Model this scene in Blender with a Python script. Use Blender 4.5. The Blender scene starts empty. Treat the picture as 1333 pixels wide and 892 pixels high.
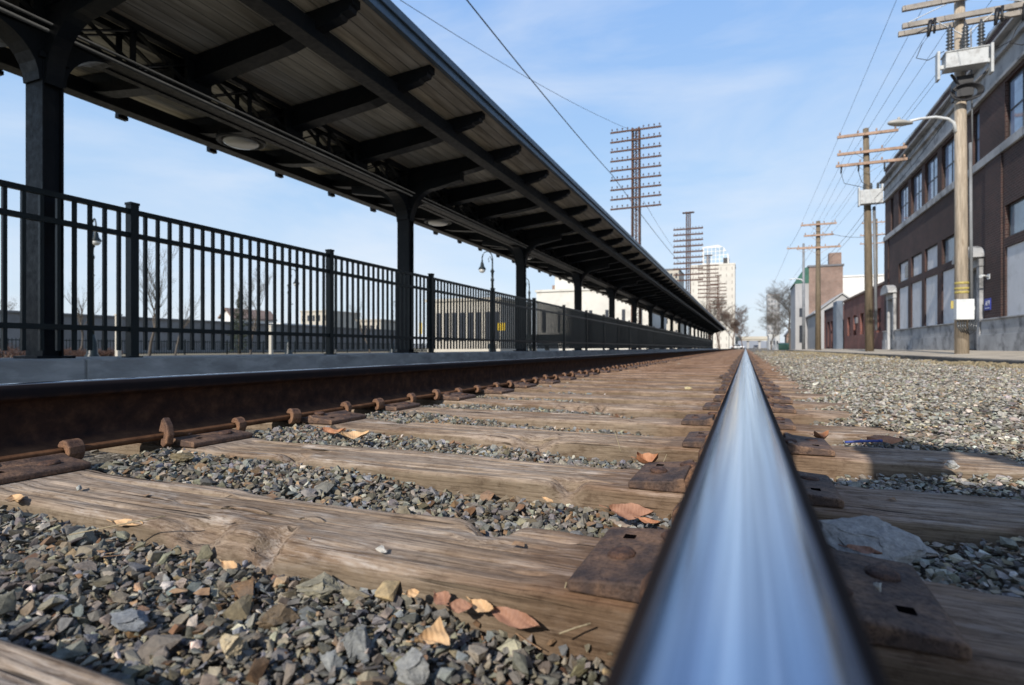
import bpy, math, random
import numpy as np
from mathutils import Vector, Matrix

random.seed(7)
rng = np.random.default_rng(11)
SC = bpy.context.scene
COL = SC.collection
PI = math.pi

# ------------------------------------------------------------------ camera frame
ZC = 0.263                      # camera height above the tie tops
TH = math.atan(304 / 740)       # camera turned left of the track direction
CT, ST = math.cos(TH), math.sin(TH)


def at(px, py, d):
    """plan position of something seen at px, py and d metres deep"""
    xc = (px - 666.5) / 740 * d
    return Vector((xc * CT - d * ST, d * CT + xc * ST, ZC + (453 - py) / 740 * d))


def depth(x, y):
    return y * CT - x * ST


# ------------------------------------------------------------------ object helpers
def link(o, parent=None):
    COL.objects.link(o)
    if parent is not None:
        o.parent = parent
    return o


def tag(o, label=None, cat=None, group=None, kind=None):
    if label:
        o['label'] = label
    if cat:
        o['category'] = cat
    if group:
        o['group'] = group
    if kind:
        o['kind'] = kind
    return o


def thing(name, label, cat, loc=(0, 0, 0), rz=0, group=None):
    o = bpy.data.objects.new(name, None)
    o.empty_display_size = 0.1
    o.location = loc
    o.rotation_euler = (0, 0, rz)
    link(o)
    return tag(o, label, cat, group)


def kids(o):
    return [c for c in o.children]


def dup(root, loc=None, rz=None, label=None, parent=None):
    c = root.copy()
    COL.objects.link(c)
    if parent is not None:
        c.parent = parent
    if loc is not None:
        c.location = loc
    if rz is not None:
        c.rotation_euler = (0, 0, rz)
    if label:
        c['label'] = label
    for ch in list(root.children):
        dup(ch, parent=c)
    return c


class MB:
    def __init__(s):
        s.v = []
        s.f = []
        s.sm = []

    def add(s, vs, fs, smooth=False, M=None):
        b = len(s.v)
        if M is not None:
            vs = [M @ Vector(v) for v in vs]
        s.v += [tuple(v) for v in vs]
        s.f += [tuple(b + i for i in f) for f in fs]
        s.sm += [smooth] * len(fs)
        return s

    def box(s, x0, x1, y0, y1, z0, z1, M=None):
        vs = [(x, y, z) for z in (z0, z1) for y in (y0, y1) for x in (x0, x1)]
        fs = [(0, 2, 3, 1), (4, 5, 7, 6), (0, 1, 5, 4), (2, 6, 7, 3), (0, 4, 6, 2), (1, 3, 7, 5)]
        return s.add(vs, fs, False, M)

    def bar(s, a, b, w, h, up=(0, 0, 1)):
        a, b = Vector(a), Vector(b)
        d = (b - a)
        L = d.length
        if L < 1e-6:
            return s
        d.normalize()
        up = Vector(up)
        if abs(d.dot(up)) > 0.98:
            up = Vector((1, 0, 0))
        r = d.cross(up).normalized()
        u = r.cross(d)
        vs = []
        for p in (a, b):
            for su in (-1, 1):
                for sr in (-1, 1):
                    vs.append(p + r * (sr * w / 2) + u * (su * h / 2))
        fs = [(0, 1, 3, 2), (4, 6, 7, 5), (0, 4, 5, 1), (2, 3, 7, 6), (0, 2, 6, 4), (1, 5, 7, 3)]
        return s.add(vs, fs)

    def tube(s, pts, rad, n=8, cap=True, smooth=True):
        pts = [Vector(p) for p in pts]
        if not hasattr(rad, '__len__'):
            rad = [rad] * len(pts)
        vs = []
        ref = Vector((0.3, 0.2, 1)).normalized()
        for i, p in enumerate(pts):
            d = (pts[min(i + 1, len(pts) - 1)] - pts[max(i - 1, 0)]).normalized()
            rr = ref if abs(d.dot(ref)) < 0.95 else Vector((1, 0, 0))
            r = d.cross(rr).normalized()
            u = r.cross(d)
            for k in range(n):
                a = 2 * PI * k / n
                vs.append(p + (r * math.cos(a) + u * math.sin(a)) * rad[i])
        fs = []
        for i in range(len(pts) - 1):
            for k in range(n):
                k2 = (k + 1) % n
                fs.append((i * n + k, i * n + k2, (i + 1) * n + k2, (i + 1) * n + k))
        s.add(vs, fs, smooth)
        if cap:
            b = len(s.v) - len(vs)
            s.f += [tuple(b + k for k in range(n))[::-1], tuple(b + (len(pts) - 1) * n + k for k in range(n))]
            s.sm += [False, False]
        return s

    def lathe(s, prof, n=16, c=(0, 0, 0), smooth=True):
        c = Vector(c)
        vs = []
        for r, z in prof:
            for k in range(n):
                a = 2 * PI * k / n
                vs.append(c + Vector((r * math.cos(a), r * math.sin(a), z)))
        fs = []
        for i in range(len(prof) - 1):
            for k in range(n):
                k2 = (k + 1) % n
                fs.append((i * n + k, i * n + k2, (i + 1) * n + k2, (i + 1) * n + k))
        fs.append(tuple(range(n))[::-1])
        fs.append(tuple((len(prof) - 1) * n + k for k in range(n)))
        return s.add(vs, fs, smooth)

    def prism(s, poly, axis, a0, a1, smooth=False):
        """poly in the two other axes, extruded along axis"""
        def P(u, v, w):
            return {'x': (w, u, v), 'y': (u, w, v), 'z': (u, v, w)}[axis]
        n = len(poly)
        vs = [P(u, v, a0) for u, v in poly] + [P(u, v, a1) for u, v in poly]
        fs = [tuple(range(n)), tuple(range(2 * n - 1, n - 1, -1))]
        fs += [(i, i + n, (i + 1) % n + n, (i + 1) % n) for i in range(n)]
        return s.add(vs, fs, smooth)

    def mesh(s, name, mats):
        me = bpy.data.meshes.new(name)
        me.from_pydata(s.v, [], s.f)
        me.polygons.foreach_set('use_smooth', s.sm)
        for m in (mats if isinstance(mats, (list, tuple)) else [mats]):
            me.materials.append(m)
        me.update()
        return me

    def build(s, name, m, parent=None, loc=None, bevel=0, fix=True):
        o = bpy.data.objects.new(name, s.mesh(name, m))
        link(o, parent)
        if loc is not None:
            o.location = loc
        if fix:
            import bmesh
            bm = bmesh.new()
            bm.from_mesh(o.data)
            bmesh.ops.recalc_face_normals(bm, faces=bm.faces)
            bm.to_mesh(o.data)
            bm.free()
        if bevel:
            md = o.modifiers.new('bevel', 'BEVEL')
            md.width = bevel
            md.segments = 2
            md.limit_method = 'ANGLE'
        return o


# ------------------------------------------------------------------ materials
def nmat(name):
    m = bpy.data.materials.new(name)
    m.use_nodes = True
    nt = m.node_tree
    b = nt.nodes['Principled BSDF']
    return m, nt, b


def N(nt, t, **kw):
    n = nt.nodes.new(t)
    for k, v in kw.items():
        if k in n.inputs.keys():
            n.inputs[k].default_value = v
        else:
            setattr(n, k, v)
    return n


def ramp(nt, fac, stops):
    r = nt.nodes.new('ShaderNodeValToRGB')
    e = r.color_ramp.elements
    while len(e) < len(stops):
        e.new(0.5)
    for i, (p, c) in enumerate(stops):
        e[i].position = p
        e[i].color = (*c, 1) if len(c) == 3 else c
    nt.links.new(fac, r.inputs['Fac'])
    return r


def mixc(nt, fac, a, b, mode='MIX'):
    m = nt.nodes.new('ShaderNodeMix')
    m.data_type = 'RGBA'
    m.blend_type = mode
    for sock, val in ((m.inputs[0], fac), (m.inputs[6], a), (m.inputs[7], b)):
        if hasattr(val, 'links'):
            nt.links.new(val, sock)
        else:
            sock.default_value = val if not isinstance(val, tuple) or len(val) == 4 else (*val, 1)
    return m.outputs[2]


def coords(nt, scale=(1, 1, 1), kind='Object'):
    tc = nt.nodes.new('ShaderNodeTexCoord')
    mp = nt.nodes.new('ShaderNodeMapping')
    mp.inputs['Scale'].default_value = scale
    nt.links.new(tc.outputs[kind], mp.inputs['Vector'])
    return mp.outputs[0]


def noise(nt, vec, scale, detail=4, rough=0.6, dist=0):
    n = N(nt, 'ShaderNodeTexNoise', Scale=scale, Detail=detail, Roughness=rough, Distortion=dist)
    nt.links.new(vec, n.inputs['Vector'])
    return n.outputs['Fac']


def bump(nt, b, h, strength, dist=0.01):
    bp = N(nt, 'ShaderNodeBump', Strength=strength, Distance=dist)
    nt.links.new(h, bp.inputs['Height'])
    nt.links.new(bp.outputs[0], b.inputs['Normal'])


def simple(name, col, rough=0.6, metal=0, var=0.35, sc=3.0, bmp=0.15, dirt=None, stretch=(1, 1, 1), bd=0.01):
    """painted or plain surface: base colour with two scales of wear"""
    m, nt, b = nmat(name)
    v = coords(nt, stretch)
    n1 = noise(nt, v, sc, 5)
    n2 = noise(nt, v, sc * 11, 4)
    lo = tuple(c * (1 - var) for c in col)
    hi = tuple(min(1, c * (1 + var)) for c in col)
    r = ramp(nt, n1, [(0.3, lo), (0.7, hi)])
    c = r.outputs[0]
    if dirt:
        d = ramp(nt, noise(nt, v, sc * 2.3, 6), [(0.5, (0, 0, 0)), (0.68, (1, 1, 1))])
        c = mixc(nt, d.outputs[0], c, dirt)
    nt.links.new(c, b.inputs['Base Color'])
    rr = ramp(nt, n2, [(0.3, (rough * 0.8,) * 3), (0.7, (min(1, rough * 1.2),) * 3)])
    nt.links.new(rr.outputs[0], b.inputs['Roughness'])
    b.inputs['Metallic'].default_value = metal
    if bmp:
        bump(nt, b, n2, bmp, bd)
    return m


M = {}
M['steel_dark'] = simple('canopy_paint', (0.007, 0.010, 0.014), 0.5, var=0.3, sc=2, dirt=(0.013, 0.015, 0.018))
M['steel_dark'].node_tree.nodes['Principled BSDF'].inputs['Specular IOR Level'].default_value = 0.22
M['fence_paint'] = simple('fence_paint', (0.011, 0.017, 0.018), 0.38, var=0.25, sc=4)
M['fence_paint'].node_tree.nodes['Principled BSDF'].inputs['Specular IOR Level'].default_value = 0.3
M['fascia'] = simple('fascia_paint', (0.05, 0.085, 0.125), 0.4, var=0.25, sc=2)
M['conduit'] = simple('conduit', (0.20, 0.21, 0.22), 0.5, var=0.2)
M['concrete'] = simple('concrete', (0.35, 0.335, 0.31), 0.9, var=0.3, sc=1.9, bmp=0.5, dirt=(0.50, 0.475, 0.44), stretch=(1, 1, 3))
M['concrete_dark'] = simple('stone_dark', (0.37, 0.37, 0.365), 0.9, var=0.3, sc=0.9, bmp=0.4, dirt=(0.14, 0.14, 0.14))
M['sidewalk'] = simple('sidewalk_concrete', (0.48, 0.41, 0.31), 0.9, var=0.2, sc=0.8, bmp=0.3, dirt=(0.27, 0.235, 0.185))
M['curb'] = simple('curb_stone', (0.085, 0.08, 0.072), 0.95, var=0.5, sc=2.5, bmp=0.6)
M['bark_wood'] = simple('pole_wood', (0.43, 0.36, 0.275), 0.85, var=0.35, sc=3, bmp=0.5, dirt=(0.30, 0.235, 0.17), stretch=(6, 6, 0.5))
M['bark_dark'] = simple('pole_wood_dark', (0.17, 0.13, 0.085), 0.85, var=0.35, sc=3, bmp=0.5, dirt=(0.10, 0.085, 0.05), stretch=(6, 6, 0.5))
M['arm_wood'] = simple('crossarm_wood', (0.36, 0.24, 0.17), 0.85, var=0.3, sc=4, bmp=0.4)
M['arm_grey'] = simple('crossarm_grey', (0.30, 0.27, 0.235), 0.85, var=0.3, sc=4, bmp=0.4)
M['rust'] = simple('rust_lattice', (0.085, 0.043, 0.030), 0.85, var=0.5, sc=3, bmp=0.4, dirt=(0.05, 0.03, 0.025))
M['wire'] = simple('wire', (0.012, 0.012, 0.013), 0.6, var=0.2)
M['black'] = simple('black_fitting', (0.012, 0.012, 0.014), 0.5, var=0.3)
M['porcelain'] = simple('porcelain', (0.055, 0.06, 0.065), 0.25, var=0.3)
M['white_metal'] = simple('white_metal', (0.62, 0.64, 0.64), 0.45, var=0.1, sc=5)
M['box_grey'] = simple('box_grey', (0.46, 0.475, 0.47), 0.5, var=0.15, sc=4, dirt=(0.33, 0.33, 0.32))
M['lamp_grey'] = simple('lamp_grey', (0.42, 0.41, 0.38), 0.45, var=0.15)
M['glassy'] = simple('lamp_glass', (0.55, 0.55, 0.52), 0.2, var=0.1)
M['yellow'] = simple('yellow_band', (0.40, 0.32, 0.09), 0.6, var=0.3, sc=30)
M['panel'] = simple('board_panel', (0.64, 0.64, 0.64), 0.7, var=0.08, sc=1.2, dirt=(0.54, 0.54, 0.53))
M['trim_dark'] = simple('window_trim', (0.018, 0.017, 0.018), 0.5, var=0.2)
M['cream'] = simple('cream_stone', (0.47, 0.435, 0.365), 0.85, var=0.1, sc=0.3, dirt=(0.45, 0.41, 0.35))
M['white_stone'] = simple('white_stone', (0.60, 0.58, 0.52), 0.85, var=0.1, sc=0.25, dirt=(0.48, 0.455, 0.40))
M['grey_wall'] = simple('grey_wall', (0.19, 0.187, 0.183), 0.9, var=0.2, sc=0.3, dirt=(0.14, 0.135, 0.13))
M['grey_build'] = simple('grey_building', (0.36, 0.355, 0.35), 0.9, var=0.15, sc=0.2)
M['roof_grey'] = simple('roof_grey', (0.15, 0.15, 0.16), 0.8, var=0.25, sc=0.5)
M['roof_green'] = simple('roof_green', (0.025, 0.10, 0.07), 0.7, var=0.25, sc=1)
M['blue_metal'] = simple('blue_grey_metal', (0.11, 0.14, 0.18), 0.6, var=0.2, sc=1)
M['white_paint'] = simple('white_siding', (0.66, 0.65, 0.62), 0.7, var=0.1, sc=0.5)
M['bark'] = simple('tree_bark', (0.10, 0.083, 0.066), 0.9, var=0.35, sc=6)
M['bark_red'] = simple('tree_bark_red', (0.125, 0.08, 0.058), 0.9, var=0.35, sc=6)
M['shrub'] = simple('shrub_twigs', (0.10, 0.055, 0.04), 0.9, var=0.4, sc=6)
M['needles'] = simple('conifer_needles', (0.03, 0.042, 0.018), 0.8, var=0.4, sc=6)
M['asphalt'] = simple('asphalt', (0.055, 0.054, 0.053), 0.9, var=0.25, sc=0.6, bmp=0.3)
M['car_white'] = simple('car_paint_white', (0.7, 0.7, 0.7), 0.25, var=0.04)
M['car_dark'] = simple('car_paint_dark', (0.05, 0.05, 0.06), 0.25, var=0.1)
M['tyre'] = simple('tyre_rubber', (0.02, 0.02, 0.02), 0.8)
M['sign_blue'] = simple('sign_blue', (0.025, 0.045, 0.30), 0.5, var=0.15, sc=8)
M['sign_white'] = simple('sign_white', (0.72, 0.72, 0.74), 0.5, var=0.1)
M['sign_yellow'] = simple('sign_yellow', (0.70, 0.48, 0.02), 0.5, var=0.1)
M['cloth'] = simple('jacket_cloth', (0.03, 0.035, 0.05), 0.9, var=0.3)
M['skin'] = simple('skin', (0.45, 0.28, 0.2), 0.5, var=0.1)
M['hair'] = simple('hair', (0.03, 0.02, 0.015), 0.7)
M['green_bin'] = simple('green_bin', (0.02, 0.075, 0.055), 0.6, var=0.2)


def glass_mat(name, tint, rough=0.06, spec=0.6):
    m, nt, b = nmat(name)
    v = coords(nt)
    n = noise(nt, v, 0.7, 3)
    r = ramp(nt, n, [(0.3, tuple(c * 0.6 for c in tint)), (0.7, tuple(c * 1.5 for c in tint))])
    nt.links.new(r.outputs[0], b.inputs['Base Color'])
    b.inputs['Roughness'].default_value = rough
    b.inputs['IOR'].default_value = 1.7
    b.inputs['Specular IOR Level'].default_value = spec
    bump(nt, b, noise(nt, v, 1.3, 2), 0.06, 0.05)
    return m


M['glass'] = glass_mat('window_glass', (0.21, 0.27, 0.37), 0.04, 0.8)
M['glass_pale'] = glass_mat('pale_window_glass', (0.16, 0.21, 0.25), 0.15)
M['glass_far'] = simple('far_glass', (0.30, 0.40, 0.50), 0.2, var=0.35, sc=0.15, bmp=0)
M['glass_dark'] = simple('dark_window', (0.035, 0.04, 0.05), 0.2, var=0.3, sc=0.5, bmp=0)


def brick_mat(name, c1, c2, mortar, axes='yz', scale=1.0, grime=0.5):
    m, nt, b = nmat(name)
    tc = nt.nodes.new('ShaderNodeTexCoord')
    sx = nt.nodes.new('ShaderNodeSeparateXYZ')
    nt.links.new(tc.outputs['Object'], sx.inputs[0])
    cb = nt.nodes.new('ShaderNodeCombineXYZ')
    add = nt.nodes.new('ShaderNodeMath')
    nt.links.new(sx.outputs['X'], add.inputs[0])
    nt.links.new(sx.outputs['Y'], add.inputs[1])
    nt.links.new(add.outputs[0], cb.inputs['X'])
    nt.links.new(sx.outputs['Z'], cb.inputs['Y'])
    br = N(nt, 'ShaderNodeTexBrick', Scale=1.0)
    br.inputs['Brick Width'].default_value = 0.215 * scale
    br.inputs['Row Height'].default_value = 0.075 * scale
    br.inputs['Mortar Size'].default_value = 0.011 * scale
    br.inputs['Color1'].default_value = (*c1, 1)
    br.inputs['Color2'].default_value = (*c2, 1)
    br.inputs['Mortar'].default_value = (*mortar, 1)
    nt.links.new(cb.outputs[0], br.inputs['Vector'])
    n1 = noise(nt, tc.outputs['Object'], 0.5, 6, 0.65)
    g = ramp(nt, n1, [(0.3, (0.62,) * 3), (0.7, (1.25,) * 3)])
    c = mixc(nt, grime, br.outputs['Color'], g.outputs[0], 'MULTIPLY')
    nt.links.new(c, b.inputs['Base Color'])
    b.inputs['Roughness'].default_value = 0.9
    bump(nt, b, br.outputs['Fac'], -0.4, 0.01)
    return m


M['brick_dark'] = brick_mat('dark_brick', (0.062, 0.025, 0.020), (0.034, 0.016, 0.0145), (0.095, 0.072, 0.062), grime=1)
M['brick_red'] = brick_mat('red_brick', (0.21, 0.062, 0.045), (0.15, 0.045, 0.036), (0.17, 0.12, 0.1), grime=1)
M['brick_old'] = brick_mat('old_brick', (0.26, 0.155, 0.115), (0.20, 0.12, 0.092), (0.30, 0.25, 0.21), grime=1)


def deck_mat():
    m, nt, b = nmat('deck_boards')
    v = coords(nt)
    sx = nt.nodes.new('ShaderNodeSeparateXYZ')
    nt.links.new(v, sx.inputs[0])
    mul = N(nt, 'ShaderNodeMath', operation='MULTIPLY')
    nt.links.new(sx.outputs['X'], mul.inputs[0])
    mul.inputs[1].default_value = 1 / 0.13
    fr = N(nt, 'ShaderNodeMath', operation='FRACT')
    nt.links.new(mul.outputs[0], fr.inputs[0])
    fl = N(nt, 'ShaderNodeMath', operation='FLOOR')
    nt.links.new(mul.outputs[0], fl.inputs[0])
    wn = N(nt, 'ShaderNodeTexWhiteNoise', noise_dimensions='1D')
    nt.links.new(fl.outputs[0], wn.inputs['W'])
    gap = ramp(nt, fr.outputs[0], [(0.0, (0, 0, 0)), (0.05, (0, 0, 0)), (0.1, (1, 1, 1)), (1.0, (1, 1, 1))])
    tone = ramp(nt, wn.outputs['Value'], [(0, (0.53, 0.50, 0.42)), (1, (0.66, 0.625, 0.535))])
    st = noise(nt, coords(nt, (5, 0.5, 1)), 2.5, 6)
    stn = ramp(nt, st, [(0.32, (0.55, 0.52, 0.48)), (0.62, (1.05, 1.05, 1.05))])
    c = mixc(nt, 1.0, tone.outputs[0], stn.outputs[0], 'MULTIPLY')
    c = mixc(nt, gap.outputs[0], (0.2, 0.19, 0.16), c)
    nt.links.new(c, b.inputs['Base Color'])
    b.inputs['Roughness'].default_value = 0.7
    bump(nt, b, gap.outputs[0], 0.5, 0.01)
    return m


M['deck'] = deck_mat()


def rust_mat(name, base, hi, dark, sc=30, rough=0.75):
    m, nt, b = nmat(name)
    v = coords(nt)
    n1 = noise(nt, v, sc, 8, 0.65)
    n2 = noise(nt, v, sc * 0.25, 4)
    n3 = noise(nt, v, sc * 6, 6, 0.7)
    r = ramp(nt, n1, [(0.30, dark), (0.48, base), (0.62, hi), (0.75, tuple(x * 1.35 for x in hi))])
    r2 = ramp(nt, n2, [(0.35, (0.55, 0.55, 0.62)), (0.65, (1.15, 1.1, 1.05))])
    r3 = ramp(nt, n3, [(0.36, (0.45, 0.42, 0.42)), (0.5, (1, 1, 1)), (0.68, (1.25, 1.2, 1.15))])
    c = mixc(nt, 1.0, r.outputs[0], r2.outputs[0], 'MULTIPLY')
    c = mixc(nt, 0.9, c, r3.outputs[0], 'MULTIPLY')
    nt.links.new(c, b.inputs['Base Color'])
    rr = ramp(nt, n3, [(0.35, (rough * 1.1,) * 3), (0.65, (rough * 0.8,) * 3)])
    nt.links.new(rr.outputs[0], b.inputs['Roughness'])
    b.inputs['Metallic'].default_value = 0.0
    h = mixc(nt, 0.5, n1, n3)
    bump(nt, b, h, 0.9, 0.005)
    return m


M['plate'] = rust_mat('tie_plate_rust', (0.115, 0.072, 0.05), (0.19, 0.115, 0.07), (0.05, 0.034, 0.03))
M['anchor'] = rust_mat('anchor_rust', (0.17, 0.09, 0.05), (0.26, 0.14, 0.072), (0.09, 0.045, 0.026))
M['spike'] = rust_mat('spike_rust', (0.13, 0.068, 0.042), (0.22, 0.115, 0.06), (0.055, 0.032, 0.025), 60)


def rail_mat():
    m, nt, b = nmat('rail_steel')
    v = coords(nt)
    sx = nt.nodes.new('ShaderNodeSeparateXYZ')
    nt.links.new(v, sx.inputs[0])
    # rust on the sides
    n1 = noise(nt, v, 25, 8, 0.65)
    n2 = noise(nt, coords(nt, (1, 0.15, 1)), 12, 5)
    rust = ramp(nt, n1, [(0.28, (0.020, 0.013, 0.012)), (0.5, (0.045, 0.024, 0.017)), (0.75, (0.095, 0.048, 0.028))])
    # flange catches the orange dust
    fl = ramp(nt, sx.outputs['Z'], [(0.0, (1, 1, 1)), (0.012, (1, 1, 1)), (0.03, (0, 0, 0))])
    orange = ramp(nt, n1, [(0.3, (0.075, 0.036, 0.02)), (0.7, (0.2, 0.1, 0.05))])
    side = mixc(nt, fl.outputs[0], rust.outputs[0], orange.outputs[0])
    hd = ramp(nt, sx.outputs['Z'], [(0.0, (0, 0, 0)), (0.128, (0, 0, 0)), (0.140, (0.9, 0.9, 0.9)), (1.0, (0.9, 0.9, 0.9))])
    side = mixc(nt, hd.outputs[0], side, (0.012, 0.0105, 0.012))
    # polished running band (0.165 is the top)
    mr = N(nt, 'ShaderNodeMapRange')
    mr.inputs['From Min'].default_value = 0.1614
    mr.inputs['From Max'].default_value = 0.1636
    wob = N(nt, 'ShaderNodeMath', operation='MULTIPLY_ADD')
    nt.links.new(n2, wob.inputs[0])
    wob.inputs[1].default_value = 0.0022
    ad = N(nt, 'ShaderNodeMath', operation='ADD')
    nt.links.new(sx.outputs['Z'], ad.inputs[0])
    wob.inputs[2].default_value = -0.0011
    nt.links.new(wob.outputs[0], ad.inputs[1])
    nt.links.new(ad.outputs[0], mr.inputs['Value'])
    mask = mr.outputs[0]
    st = noise(nt, coords(nt, (1, 0.006, 0)), 210, 4, 0.7)
    st2 = noise(nt, coords(nt, (1, 0.006, 0)), 62, 5, 0.65)
    steel = ramp(nt, st, [(0.3, (0.74, 0.77, 0.80)), (0.7, (0.92, 0.93, 0.95))])
    steel2 = ramp(nt, st2, [(0.36, (0.28, 0.32, 0.40)), (0.5, (0.70, 0.73, 0.79)), (0.62, (1, 1, 1))])
    sc_ = mixc(nt, 1.0, steel.outputs[0], steel2.outputs[0], 'MULTIPLY')
    xo = N(nt, 'ShaderNodeMath', operation='MULTIPLY_ADD')
    nt.links.new(sx.outputs['X'], xo.inputs[0])
    xo.inputs[1].default_value = 16.0
    xo.inputs[2].default_value = 0.5
    xw = N(nt, 'ShaderNodeMath', operation='MULTIPLY_ADD')
    nt.links.new(noise(nt, coords(nt, (0, 1, 0)), 0.9, 3), xw.inputs[0])
    xw.inputs[1].default_value = 0.06
    nt.links.new(xo.outputs[0], xw.inputs[2])
    wear = ramp(nt, xw.outputs[0], [(0.08, (0.20, 0.23, 0.29)), (0.24, (0.36, 0.41, 0.50)), (0.36, (0.50, 0.56, 0.66)), (0.46, (0.98, 0.98, 0.98)), (0.62, (0.95, 0.96, 0.98)), (0.74, (0.50, 0.57, 0.68)), (0.88, (0.42, 0.48, 0.58)), (0.96, (0.25, 0.27, 0.31))])
    sc_ = mixc(nt, 0.9, sc_, wear.outputs[0], 'MULTIPLY')
    c = mixc(nt, mask, side, sc_)
    nt.links.new(c, b.inputs['Base Color'])
    nt.links.new(mask, b.inputs['Metallic'])
    rr = ramp(nt, st, [(0.3, (0.12,) * 3), (0.7, (0.24,) * 3)])
    rg = mixc(nt, mask, (0.75, 0.75, 0.75), rr.outputs[0])
    nt.links.new(rg, b.inputs['Roughness'])
    sl_ = N(nt, 'ShaderNodeMapRange')
    sl_.inputs['To Min'].default_value = 0.08
    sl_.inputs['To Max'].default_value = 0.5
    nt.links.new(mask, sl_.inputs['Value'])
    nt.links.new(sl_.outputs[0], b.inputs['Specular IOR Level'])
    bp = N(nt, 'ShaderNodeBump', Strength=0.35, Distance=0.002)
    inv = N(nt, 'ShaderNodeMath', operation='SUBTRACT')
    inv.inputs[0].default_value = 1.0
    nt.links.new(mask, inv.inputs[1])
    hh = N(nt, 'ShaderNodeMath', operation='MULTIPLY')
    nt.links.new(n1, hh.inputs[0])
    nt.links.new(inv.outputs[0], hh.inputs[1])
    nt.links.new(hh.outputs[0], bp.inputs['Height'])
    nt.links.new(bp.outputs[0], b.inputs['Normal'])
    return m


M['rail'] = rail_mat()


def tie_mat():
    m, nt, b = nmat('weathered_tie_wood')
    oi = nt.nodes.new('ShaderNodeObjectInfo')
    tc = nt.nodes.new('ShaderNodeTexCoord')
    off = N(nt, 'ShaderNodeVectorMath', operation='SCALE')
    off.inputs[0].default_value = (37, 23, 11)
    nt.links.new(oi.outputs['Random'], off.inputs['Scale'])
    ad = N(nt, 'ShaderNodeVectorMath', operation='ADD')
    nt.links.new(tc.outputs['Object'], ad.inputs[0])
    nt.links.new(off.outputs[0], ad.inputs[1])

    def mp(s):
        q = nt.nodes.new('ShaderNodeMapping')
        q.inputs['Scale'].default_value = s
        nt.links.new(ad.outputs[0], q.inputs['Vector'])
        return q.outputs[0]
    g1 = noise(nt, mp((1.3, 34, 34)), 2.0, 9, 0.66, 0.5)     # grain
    g2 = noise(nt, mp((6, 190, 190)), 1.6, 6, 0.7, 0.25)    # fine fibres
    big = noise(nt, mp((1.2, 2.6, 2.6)), 2.6, 6, 0.65)
    iso = noise(nt, mp((22, 30, 30)), 1.5, 9, 0.75)
    col = ramp(nt, g1, [(0.25, (0.205, 0.157, 0.117)), (0.45, (0.285, 0.23, 0.178)), (0.58, (0.35, 0.29, 0.23)), (0.75, (0.42, 0.36, 0.30))])
    f2 = ramp(nt, g2, [(0.36, (0.34, 0.29, 0.26)), (0.47, (0.88, 0.86, 0.84)), (0.60, (1.18, 1.18, 1.18))])
    c = mixc(nt, 0.8, col.outputs[0], f2.outputs[0], 'MULTIPLY')
    br = ramp(nt, big, [(0.36, (0.66, 0.54, 0.44)), (0.5, (0.92, 0.86, 0.8)), (0.62, (1.1, 1.06, 1.04))])
    c = mixc(nt, 0.9, c, br.outputs[0], 'MULTIPLY')
    io = ramp(nt, iso, [(0.36, (0.55, 0.5, 0.46)), (0.48, (1, 1, 1)), (0.62, (1.15, 1.14, 1.12))])
    c = mixc(nt, 0.7, c, io.outputs[0], 'MULTIPLY')
    # bleached, chalky patches, broken up by the fibres
    wh = noise(nt, mp((2.0, 8, 8)), 2.3, 9, 0.75, 0.5)
    wadd = N(nt, 'ShaderNodeMath', operation='MULTIPLY_ADD')
    nt.links.new(g2, wadd.inputs[0])
    wadd.inputs[1].default_value = 0.35
    nt.links.new(wh, wadd.inputs[2])
    wm = ramp(nt, wadd.outputs[0], [(0.71, (0, 0, 0)), (0.87, (0.8, 0.8, 0.8))])
    c = mixc(nt, wm.outputs[0], c, (0.51, 0.45, 0.39))
    # long dark checks and short splits
    ck = noise(nt, mp((0.7, 62, 26)), 1.3, 4, 0.55, 0.25)
    ck2 = noise(nt, mp((3.0, 120, 60)), 1.1, 3, 0.5, 0.2)
    cm1 = ramp(nt, ck, [(0.305, (1, 1, 1)), (0.34, (0, 0, 0))])
    cm2 = ramp(nt, ck2, [(0.26, (0.9, 0.9, 0.9)), (0.31, (0, 0, 0))])
    cm = N(nt, 'ShaderNodeMath', operation='MAXIMUM')
    nt.links.new(cm1.outputs[0], cm.inputs[0])
    nt.links.new(cm2.outputs[0], cm.inputs[1])
    c = mixc(nt, cm.outputs[0], c, (0.035, 0.024, 0.017))
    # greenish brown mud on the sides
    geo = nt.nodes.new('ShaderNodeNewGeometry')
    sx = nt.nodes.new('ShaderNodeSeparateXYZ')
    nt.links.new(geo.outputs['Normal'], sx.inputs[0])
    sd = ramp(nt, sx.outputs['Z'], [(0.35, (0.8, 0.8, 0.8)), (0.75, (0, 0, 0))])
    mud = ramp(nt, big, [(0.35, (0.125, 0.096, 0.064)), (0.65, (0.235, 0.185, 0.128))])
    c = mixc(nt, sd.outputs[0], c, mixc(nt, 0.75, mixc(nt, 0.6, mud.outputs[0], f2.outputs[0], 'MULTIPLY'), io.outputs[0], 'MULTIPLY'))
    # rust washed from the plates, stronger along the less walked part of the track
    sl = nt.nodes.new('ShaderNodeSeparateXYZ')
    nt.links.new(oi.outputs['Location'], sl.inputs[0])
    so_ = nt.nodes.new('ShaderNodeSeparateXYZ')
    nt.links.new(tc.outputs['Object'], so_.inputs[0])
    fy = N(nt, 'ShaderNodeMapRange')
    fy.inputs['From Min'].default_value = 1.2
    fy.inputs['From Max'].default_value = 7.0
    fy.inputs['To Max'].default_value = 0.72
    nt.links.new(sl.outputs['Y'], fy.inputs['Value'])
    ax = N(nt, 'ShaderNodeMath', operation='ABSOLUTE')
    nt.links.new(so_.outputs['X'], ax.inputs[0])
    fx = N(nt, 'ShaderNodeMapRange')
    fx.inputs['From Min'].default_value = 0.34
    fx.inputs['From Max'].default_value = 0.17
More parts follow.
